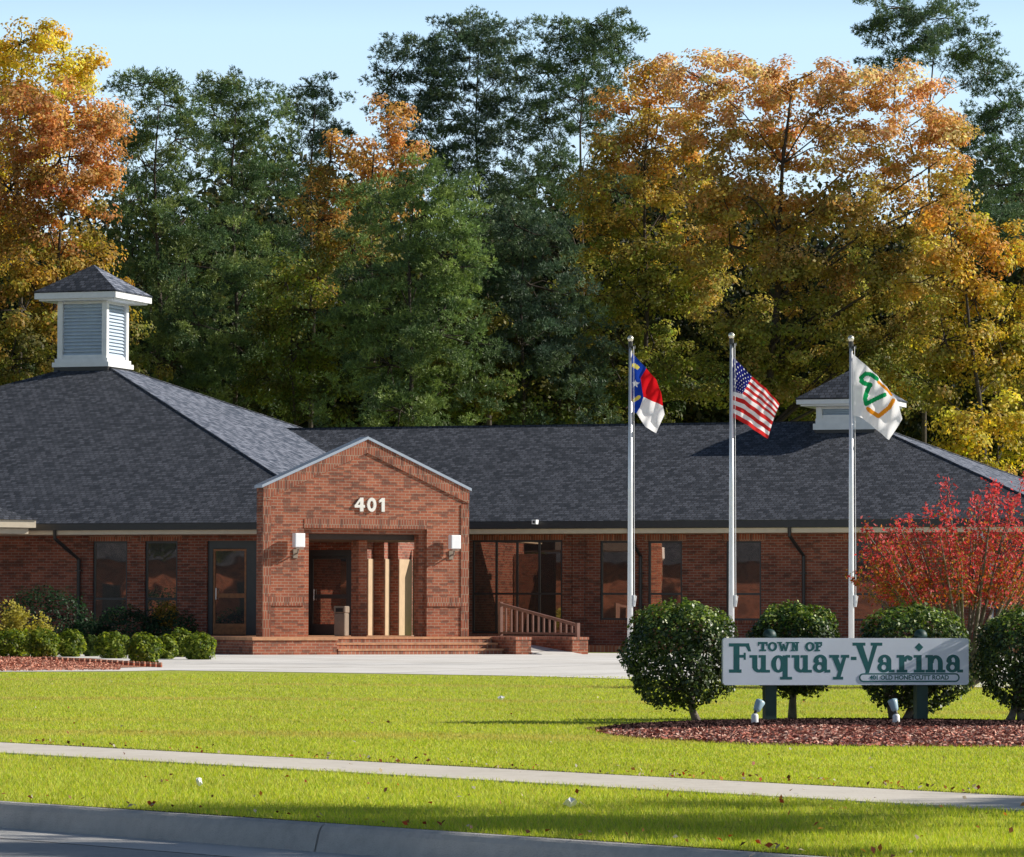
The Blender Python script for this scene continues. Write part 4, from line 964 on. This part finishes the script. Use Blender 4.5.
# mulch strip along the right wing
mb = MB(); mb.box(1.0, 9.4, -.02, 15.0, 11.79, .16); tag(mb.build('raised_bed', M['redmulch']), kind='structure')
mb = MB(); mb.box(.9, 9.22, -.02, 15.1, 9.398, .18); tag(mb.build('bed_kerb', M['cap']), kind='structure')

# ================================================================== GRASS, LEAVES, LITTER
def strip_side(P, p0, n_): return (P[:, :2]-p0)@n_
def blades(name, nwant, D0_, D1_, hmin, hmax, wdt, label, region):
    u = RS.uniform(0, 1, nwant); D_ = 1/(1/D0_+(1/D1_-1/D0_)*u); l_ = RS.uniform(-.165, .165, nwant)*D_
    P = CAM[None, :2]+fwd0[None, :2]*D_[:, None]+right0[None, :2]*l_[:, None]
    keep = region(P, D_, l_); P = P[keep]; D_ = D_[keep]; l_ = l_[keep]; k = len(P)
    h = RS.uniform(hmin, hmax, k)*(1+D_/70); w = wdt*(1+D_/22)
    ang = RS.uniform(0, 2*math.pi, k); side = np.stack([np.cos(ang), np.sin(ang), np.zeros(k)], 1)*w[:, None]
    lean = RS.normal(size=(k, 3))*np.array((.5, .5, 0))*h[:, None]
    B = np.concatenate([P, np.zeros((k, 1))], 1)
    V = np.stack([B-side, B+side, B+lean+np.array((0, 0, 1))*h[:, None]], 1).reshape(-1, 3)
    pn = (np.sin(P[:, 0]*1.9+P[:, 1]*.7)+np.sin(P[:, 0]*.8-P[:, 1]*2.3+1)+np.sin(P[:, 0]*4.1+P[:, 1]*3.3))/3
    pal = pick([(.50, .56, .06), (.54, .57, .075), (.45, .54, .06), (.58, .54, .12), (.36, .48, .055)], k)
    br = np.clip((np.sin(D_*1.35+l_*.10+.8*np.sin(l_*.5))+.7*np.sin(D_*.55+l_*.23+1.3))*.9-.4, 0, 1)[:, None]*np.clip((D_[:, None]-26)/10, 0, 1)*.8
    pal = pal*(1-br)+np.array((.56, .42, .13))*br
    t = pal*(1+.10*pn[:, None])*RS.uniform(.86, 1.14, (k, 1)); T = np.repeat(np.clip(t, .01, .8), 3, 0)
    return tag(np_mesh(name, V, np.arange(3*k).reshape(k, 3), M['grass'], T), label, 'grass', kind='stuff')
kn3 = kn; 
def reg_verge(P, D_, l_):
    return ((P-K0)@kn < -.06) & ((P-S0)@sn > SW-.03)
def reg_lawn(P, D_, l_):
    q = ((l_-(902-512)/F*35.6)/bl)**2+((D_-35.6)/bd_)**2
    far = 66+3*np.clip(-l_/10, -1, 1)
    return ((P-S0)@sn < -.13) & (q > .97) & (D_ < far)
blades('verge_grass', 200000, 15.5, 31, .012, .030, .0014, 'short green grass on the strip between kerb and sidewalk', reg_verge)
blades('lawn_grass', 340000, 20.5, 72, .008, .018, .0017, 'short green lawn grass in front of the building', reg_lawn)
def scatter(n, D0_, D1_, ok):
    out = []
    while len(out) < n:
        d = 1/(1/D0_+(1/D1_-1/D0_)*RS.uniform()); l = RS.uniform(-.15, .15)*d; P = lat(d, l, 0)
        if ok(P): out.append(P)
    return np.array(out)
okv = lambda P: (P[:2]-K0)@kn < -.02
C1 = scatter(190, 16.5, 60, okv); C2 = scatter(170, 17, 32, lambda P: abs((P[:2]-S0)@sn+.12) < .3)
C3 = scatter(60, 16.5, 24, lambda P: abs((P[:2]-K0)@kn+.1) < .15)
Cl = np.concatenate([C1, C2, C3]); n = len(Cl)
t = pick([(.30, .13, .04), (.42, .22, .08), (.5, .42, .3), (.12, .055, .03), (.36, .08, .04), (.55, .5, .42)], n)*RS.uniform(.7, 1.2, (n, 1))
V, Fc, T = leaf_quads(Cl+np.array((0, 0, .035)), unit(RS.normal(size=(n, 3))*.6+np.array((0, 0, .8))), RS.uniform(.02, .042, n), t, .7)
tag(np_mesh('fallen_leaves', V, Fc, M['leaf'], T), 'scattered brown and orange fallen leaves on the grass and sidewalk', 'leaves', kind='stuff')
def scrap(px, y, w, label):
    g = ground(px, y); s = np.linalg.norm(g-CAM)/F*w/2; m1 = MB(); k = 12
    V = [(g[0]+s*math.cos(a)*RS.uniform(.7, 1.1), g[1]+s*math.sin(a)*RS.uniform(.7, 1.1), RS.uniform(.03, .07)) for a in np.linspace(0, 2*math.pi, k, endpoint=False)]
    V.append((g[0], g[1], .075)); V.append((g[0], g[1], .02)); m1.add(V, [(i, (i+1) % k, k) for i in range(k)]+[((i+1) % k, i, k+1) for i in range(k)])
    tag(m1.build('paper_scrap', M['paper']), label, 'litter', 'white paper scraps on the grass')
scrap(501, 702, 8, 'white scrap of paper far out on the lawn'); scrap(199, 790, 7, 'white scrap of paper on the grass strip at left'); scrap(570, 811, 15, 'largest white paper scrap on the strip by the kerb')

# ================================================================== TREES
YEL = (.78, .58, .09); GOLD = (.60, .44, .09); OLIVE = (.27, .25, .055); DGR = (.08, .11, .04); ORG = (.62, .35, .13); RUST = (.50, .24, .095); PEACH = (.74, .48, .23)
def broad(name, label, D, bx, spec, stops, r0=.16, per=9, nleaf=125, crad=.66, lsize=(.10, .185), group='autumn trees behind the building'):
    lobes = px_lobes(D, spec, .8, 1.1); b = lat(D, (bx-512)/F*D, 0)
    a = thing(name, b, label, 'tree', group)
    o, cl = broad_crown('crown', lobes, a, hcol(stops), per, nleaf, crad, lsize)
    trunk_mesh(b, lobes, cl, r0, a, M['bark'], 90)
def pine(label, D, bx, spec, pal, r0=.15, per=16, ntuft=30, crad=.44, grow=1.25):
    lobes = px_lobes(D, spec, .75, grow); b = lat(D, (bx-512)/F*D, 0)
    a = thing('pine_tree', b, label, 'tree', 'tall pines behind the building')
    o, cl = needle_crown('crown', lobes, a, pal, per, ntuft, crad)
    trunk_mesh(b, lobes, cl, r0, a, M['bark'], 70)
PG = [(.10, .165, .07), (.15, .22, .08), (.075, .13, .062), (.22, .28, .09)]
PD = [(.065, .105, .075), (.085, .14, .085), (.115, .17, .085)]
PL = [(.16, .24, .075), (.11, .175, .07), (.24, .32, .09)]
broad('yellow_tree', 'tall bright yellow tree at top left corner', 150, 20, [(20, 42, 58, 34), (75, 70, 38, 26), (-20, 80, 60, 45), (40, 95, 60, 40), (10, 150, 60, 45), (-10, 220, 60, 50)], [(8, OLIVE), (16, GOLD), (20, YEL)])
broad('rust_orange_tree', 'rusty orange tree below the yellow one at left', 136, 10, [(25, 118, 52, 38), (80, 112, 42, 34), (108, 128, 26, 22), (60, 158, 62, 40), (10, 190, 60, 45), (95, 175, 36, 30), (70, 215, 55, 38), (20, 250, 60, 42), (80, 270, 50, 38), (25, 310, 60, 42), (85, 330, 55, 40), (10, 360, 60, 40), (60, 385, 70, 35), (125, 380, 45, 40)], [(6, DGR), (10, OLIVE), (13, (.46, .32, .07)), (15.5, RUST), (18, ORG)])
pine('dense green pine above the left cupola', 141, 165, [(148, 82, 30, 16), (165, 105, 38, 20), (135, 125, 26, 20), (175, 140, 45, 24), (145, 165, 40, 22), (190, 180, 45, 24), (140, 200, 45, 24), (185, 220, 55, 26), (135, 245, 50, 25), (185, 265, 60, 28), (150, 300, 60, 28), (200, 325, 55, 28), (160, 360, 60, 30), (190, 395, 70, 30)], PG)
pine('green pine right of the left cupola, with feathery top', 144, 238, [(222, 84, 34, 16), (248, 102, 36, 20), (215, 115, 36, 20), (262, 128, 24, 18), (235, 145, 45, 24), (275, 165, 22, 20), (245, 190, 42, 24), (225, 225, 45, 24), (265, 240, 34, 24), (240, 275, 50, 26), (265, 310, 45, 26), (235, 345, 55, 28), (260, 385, 60, 30)], PG)
pine('narrow dark pine top standing in the gap of sky', 162, 312, [(312, 86, 24, 13), (298, 105, 20, 12), (326, 108, 22, 13), (310, 130, 28, 14), (335, 140, 22, 13), (300, 155, 24, 13), (318, 180, 34, 16), (300, 205, 34, 18), (325, 235, 40, 20), (310, 270, 45, 24)], PD)
broad('small_orange_tree', 'small orange topped tree left of the tall pines', 147, 372, [(388, 125, 20, 26), (400, 155, 24, 26), (368, 160, 26, 28), (330, 160, 24, 26), (345, 195, 36, 28), (385, 200, 40, 30), (320, 220, 36, 30), (355, 250, 50, 30), (320, 280, 40, 30)], [(9, DGR), (13, (.18, .19, .055)), (16, (.40, .28, .09)), (18.5, ORG)], nleaf=110)
pine('broad light green pine in front at centre', 134, 408, [(408, 178, 40, 18), (442, 192, 36, 20), (378, 200, 38, 20), (425, 215, 50, 22), (462, 225, 24, 20), (385, 238, 50, 22), (440, 255, 52, 24), (390, 275, 55, 24), (455, 290, 45, 24), (400, 310, 62, 26), (360, 330, 45, 26), (440, 335, 60, 26), (390, 365, 70, 28), (450, 385, 65, 28), (400, 410, 80, 26)], PL)
pine('tallest dark pine, left of the pair at top centre', 160, 503, [(455, 32, 40, 14), (490, 30, 34, 14), (420, 52, 34, 15), (395, 72, 22, 14), (470, 58, 44, 17), (512, 62, 26, 17), (430, 85, 46, 17), (485, 92, 40, 18), (405, 108, 30, 15), (455, 120, 46, 18), (508, 125, 30, 18), (430, 145, 40, 17), (480, 158, 42, 18), (510, 185, 30, 18), (455, 190, 45, 18), (490, 220, 45, 20)], PD, per=18, grow=1.42)
pine('tall pine with visible bare limbs, right of the pair at top centre', 158, 576, [(590, 24, 36, 12), (560, 38, 28, 14), (615, 48, 22, 16), (585, 58, 36, 16), (548, 72, 28, 16), (610, 85, 26, 17), (575, 98, 36, 16), (545, 120, 28, 16), (605, 125, 28, 15), (560, 165, 34, 16), (590, 185, 30, 16), (545, 205, 30, 18)], PD[1:]+PG[:1], per=17, grow=1.48)
pine('shadowy dark pine low at centre behind the right roof', 137, 525, [(515, 225, 38, 22), (545, 245, 36, 24), (495, 260, 36, 24), (530, 285, 50, 26), (495, 310, 50, 26), (560, 315, 45, 26), (520, 345, 60, 28), (575, 360, 40, 28), (500, 385, 65, 30), (560, 405, 60, 28)], PD)
BIG = [(8, (.22, .23, .065)), (11, (.32, .29, .08)), (14, (.43, .34, .095)), (17, (.62, .39, .14)), (20, PEACH)]
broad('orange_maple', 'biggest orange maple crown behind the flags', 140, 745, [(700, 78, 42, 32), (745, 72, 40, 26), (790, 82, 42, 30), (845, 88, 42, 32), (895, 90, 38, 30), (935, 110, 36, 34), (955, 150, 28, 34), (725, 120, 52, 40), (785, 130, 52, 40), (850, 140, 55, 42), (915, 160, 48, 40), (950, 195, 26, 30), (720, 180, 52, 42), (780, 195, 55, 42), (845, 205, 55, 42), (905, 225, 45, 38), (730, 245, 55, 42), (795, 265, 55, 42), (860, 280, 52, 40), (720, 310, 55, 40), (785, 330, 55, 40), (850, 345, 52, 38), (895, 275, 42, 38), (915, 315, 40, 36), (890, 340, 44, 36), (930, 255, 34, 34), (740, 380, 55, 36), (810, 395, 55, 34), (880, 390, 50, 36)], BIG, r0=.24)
broad('gold_olive_tree', 'olive and gold tree left of the orange maple', 143, 640, [(655, 80, 26, 24), (668, 108, 36, 34), (625, 112, 30, 28), (645, 150, 45, 34), (600, 150, 28, 28), (690, 165, 34, 34), (615, 190, 42, 34), (665, 215, 45, 36), (600, 235, 36, 34), (640, 265, 50, 36), (690, 280, 40, 36), (595, 295, 40, 34), (645, 320, 52, 36), (610, 360, 46, 34), (670, 375, 50, 36), (625, 410, 60, 30)], [(7, DGR), (10, (.21, .22, .055)), (14, (.33, .30, .07)), (17, (.50, .36, .09)), (20.5, (.68, .40, .14))])
pine('tall pine reaching the top right corner behind the maple', 166, 922, [(905, 8, 40, 13), (880, 28, 26, 13), (945, 18, 34, 13), (915, 40, 36, 13), (960, 48, 34, 16), (985, 75, 30, 18), (890, 62, 22, 12), (1005, 105, 26, 20), (985, 130, 26, 20), (1010, 150, 30, 22), (1000, 185, 26, 22), (985, 215, 26, 22), (1015, 235, 30, 24)], PD[1:]+PG[:1], per=17, grow=1.48)
broad('golden_tree', 'golden orange tree at the right edge, lower than the maple', 131, 1005, [(950, 225, 34, 30), (990, 245, 36, 30), (1025, 270, 36, 34), (935, 275, 34, 32), (975, 300, 42, 34), (1020, 325, 42, 36), (945, 340, 40, 34), (990, 360, 42, 34), (1030, 390, 40, 36), (930, 385, 38, 30)], [(6, OLIVE), (9, (.40, .33, .06)), (12, GOLD), (15, (.66, .36, .10))])
broad('yellow_sapling', 'low yellow tree just above the right end of the roof', 127, 995, [(965, 425, 26, 22), (1000, 415, 30, 24), (1030, 440, 34, 26), (980, 450, 36, 24), (1015, 470, 36, 22)], [(3, OLIVE), (6, (.52, .42, .07)), (8, (.66, .52, .09))], r0=.1, nleaf=110)
broad('understory_tree', 'yellow green understory tree beside the pavilion roof', 139, 300, [(285, 280, 28, 26), (310, 310, 34, 28), (270, 325, 34, 28), (300, 350, 45, 30), (340, 365, 38, 28), (270, 385, 45, 30), (320, 400, 55, 26)], [(5, DGR), (8, (.10, .125, .035)), (12, (.24, .26, .05))], r0=.1, nleaf=110)
broad('understory_tree', 'dim olive understory tree behind the middle of the right roof', 137, 470, [(470, 330, 34, 28), (445, 355, 36, 28), (500, 365, 40, 28), (470, 395, 55, 28), (540, 395, 50, 28)], [(5, DGR), (8, (.10, .12, .035)), (11, (.22, .21, .05))], r0=.1, nleaf=110)
# far edge of the wood: one dim mass
n = 110000; px = RS.uniform(-120, 1150, n); y = RS.uniform(0, 1, n)**.8*300+185+28*np.sin(px/60.)+20*np.sin(px/23.)+RS.normal(size=n)*14; D_ = RS.uniform(170, 186, n)
C_ = CAM[None]+(cf[None]+cr[None]*((px-512)/F)[:, None]-cu[None]*((y-428.5)/F)[:, None])*D_[:, None]; C_ = C_[C_[:, 2] > .3]; n = len(C_)
V, Fc, T = leaf_quads(C_, unit(RS.normal(size=(n, 3))+np.array((.3, -.3, .4))), RS.uniform(.25, .5, n), pick([(.02, .032, .016), (.03, .045, .02), (.045, .05, .018), (.08, .07, .02)], n)*RS.uniform(.6, 1.3, (n, 1)))
k = 60000; px = np.where(RS.uniform(0, 1, k) < .42, RS.uniform(-140, 1170, k), RS.uniform(-1000, 2100, k)); y = RS.uniform(0, 1, k)**.8*400+222+25*np.sin(px/60.)+16*np.sin(px/21.)+20*np.sin(px/137.); D_ = RS.uniform(187, 193, k)
C2_ = CAM[None]+(cf[None]+cr[None]*((px-512)/F)[:, None]-cu[None]*((y-428.5)/F)[:, None])*D_[:, None]
ok_ = C2_[:, 2] > .05; C2_ = C2_[ok_]; k = len(C2_)
V2, F2, T2 = leaf_quads(C2_, unit(RS.normal(size=(k, 3))*.6+np.array((.3, -1., .1))), RS.uniform(.9, 1.5, k), pick([(.014, .022, .012), (.02, .03, .014), (.03, .032, .012)], k)*RS.uniform(.6, 1.2, (k, 1)), .9)
V, Fc, T = np.concatenate([V, V2]), np.concatenate([Fc, F2+len(V)]), np.concatenate([T, T2])
tag(np_mesh('distant_wood', V, Fc, M['leaf'], T), 'dim mass of woodland filling the gaps behind the trees', 'woodland', kind='stuff')

# ---- street trees just outside the frame, whose shade falls across the verge and kerb
def street_tree(D, l, zc, r, label, per=2.4):
    lobes = []
    c0 = lat(D, l, zc)
    for i in range(9):
        d = unit(RS.normal(size=(1, 3)))[0]; lobes.append((c0+d*np.array((r, r, r*.6))*.62, np.array((r, r, r*.7))*.42))
    a = thing('street_tree', lat(D, l, 0), label, 'tree', 'street trees beside the road')
    o, cl = broad_crown('crown', lobes, a, hcol([(3, OLIVE), (9, ORG)]), per, 34, .5, (.10, .17)); trunk_mesh(lat(D, l, 0), lobes, cl, .16, a, M['bark'], 40)
street_tree(21.2, 10.6, 6.2, 2.1, 'thin leaved street tree right of the view by the kerb', 2.2); street_tree(18.2, 13.2, 6.2, 2.2, 'thin leaved street tree further along the kerb', 2.2)
street_tree(23.6, 15.2, 6.6, 1.7, 'sparse young tree on the lawn beyond the right edge', 1.4); street_tree(20.6, 9.3, 5.6, 1.5, 'smallest street tree nearest the kerb joint', 2.2)
# unseen brick house, added only for the windows to mirror
h = thing('reflection_house', (-20, -76, -.3), 'long unseen brick house added for the windows to mirror', 'house')
mb = MB(); mb.box(-46, -84, -.3, 6, -72, 3.5); mb.build('wall', M['brick'], h)
mb = MB(); mb.add([(-46.6, -71.4, 3.4), (6.6, -71.4, 3.4), (6.6, -84.6, 3.4), (-46.6, -84.6, 3.4), (-40, -78, 6.2), (0, -78, 6.2)], [(1, 0, 4, 5), (2, 1, 5), (3, 2, 5, 4), (0, 3, 4)]); o = mb.build('roof', M['shingle'], h); fix_normals(o)
for k in range(7):
    w = MB(); x0 = -43+k*7.0; w.box(x0, -72.001, .9, x0+1.1, -71.95, 2.5); w.build('window', M['frame'], h)
for k, (x, y, rr_) in enumerate(((-27, -68, 2.6), (-12, -66.5, 2.4), (-36, -67, 2.8), (-20, -92, 4.0))):  # unseen trees added around that house, also for the reflections
    c0 = np.array((x, y, 5.5)); lobes = [(c0+unit(RS.normal(size=(1, 3)))[0]*rr_*.55, np.array((rr_, rr_, rr_*.8))*.5) for _ in range(8)]
    a = thing('reflection_tree', (x, y, 0), ['first added leafy tree in front of the long brick house', 'smallest added leafy tree in front of the long brick house', 'broad added leafy tree at the far end of the long brick house', 'tallest added leafy tree, behind the long brick house'][k], 'tree', 'unseen trees added for the window reflections')
    o, cl = broad_crown('crown', lobes, a, hcol([(2, DGR), (9, OLIVE)]), 3, 34, .8, (.3, .5)); trunk_mesh((x, y, 0), lobes, cl, .2, a, M['bark'], 20)

# ================================================================== LIGHT, SKY, CAMERA
EL = R(28.5); sh = .1045*fwd0+.9945*right0; az = math.atan2(sh[0], sh[1])
sdir = Vector((sh[0]*math.cos(EL), sh[1]*math.cos(EL), math.sin(EL)))
sun = bpy.data.lights.new('sun', 'SUN'); sun.energy = 6.6; sun.angle = R(.53); sun.color = (1.0, .93, .82)
so = bpy.data.objects.new('sun', sun); COL.objects.link(so); so.rotation_euler = sdir.to_track_quat('Z', 'Y').to_euler(); so.location = (40, -20, 60)
w = bpy.data.worlds.new('World'); scene.world = w; w.use_nodes = True; nt = w.node_tree
bg = nt.nodes['Background']; sky = nt.nodes.new('ShaderNodeTexSky'); sky.sky_type = 'NISHITA'; sky.sun_disc = False
sky.sun_elevation = EL; sky.sun_rotation = az; sky.altitude = 100; sky.air_density = 1.0; sky.dust_density = .6; sky.ozone_density = 1.4
# glow added to a low band of sky only, upper sky left dim
tc = nt.nodes.new('ShaderNodeTexCoord'); sx = nt.nodes.new('ShaderNodeSeparateXYZ'); nt.links.new(tc.outputs['Generated'], sx.inputs[0])
hz = ramp(nt, [(0.0, (7.0, 8.4, 9.6)), (.10, (8.2, 10.2, 12.2)), (.145, (6.8, 9.6, 12.4)), (.19, (1.0, 2.0, 3.4)), (.3, (0, 0, 0))]); nt.links.new(sx.outputs[2], hz.inputs[0])
ad = nt.nodes.new('ShaderNodeMix'); ad.data_type = 'RGBA'; ad.blend_type = 'ADD'; ad.inputs[0].default_value = 1
nt.links.new(sky.outputs[0], ad.inputs[6]); nt.links.new(hz.outputs[0], ad.inputs[7])
nt.links.new(ad.outputs[2], bg.inputs[0]); bg.inputs[1].default_value = .065
cd = bpy.data.cameras.new('camera'); co = bpy.data.objects.new('camera', cd); COL.objects.link(co); scene.camera = co
cd.sensor_fit = 'HORIZONTAL'; cd.sensor_width = 36; cd.lens = F/1024*36; cd.clip_end = 4000; cd.clip_start = .1
from mathutils import Matrix
mw = Matrix(((cr[0], cu[0], -cf[0], CAM[0]), (cr[1], cu[1], -cf[1], CAM[1]), (cr[2], cu[2], -cf[2], CAM[2]), (0, 0, 0, 1)))
co.matrix_world = mw
scene.view_settings.view_transform = 'Standard'; scene.view_settings.look = 'None'; scene.view_settings.exposure = 0; scene.view_settings.gamma = 1
scene.cycles.max_bounces = 6; scene.cycles.transparent_max_bounces = 6
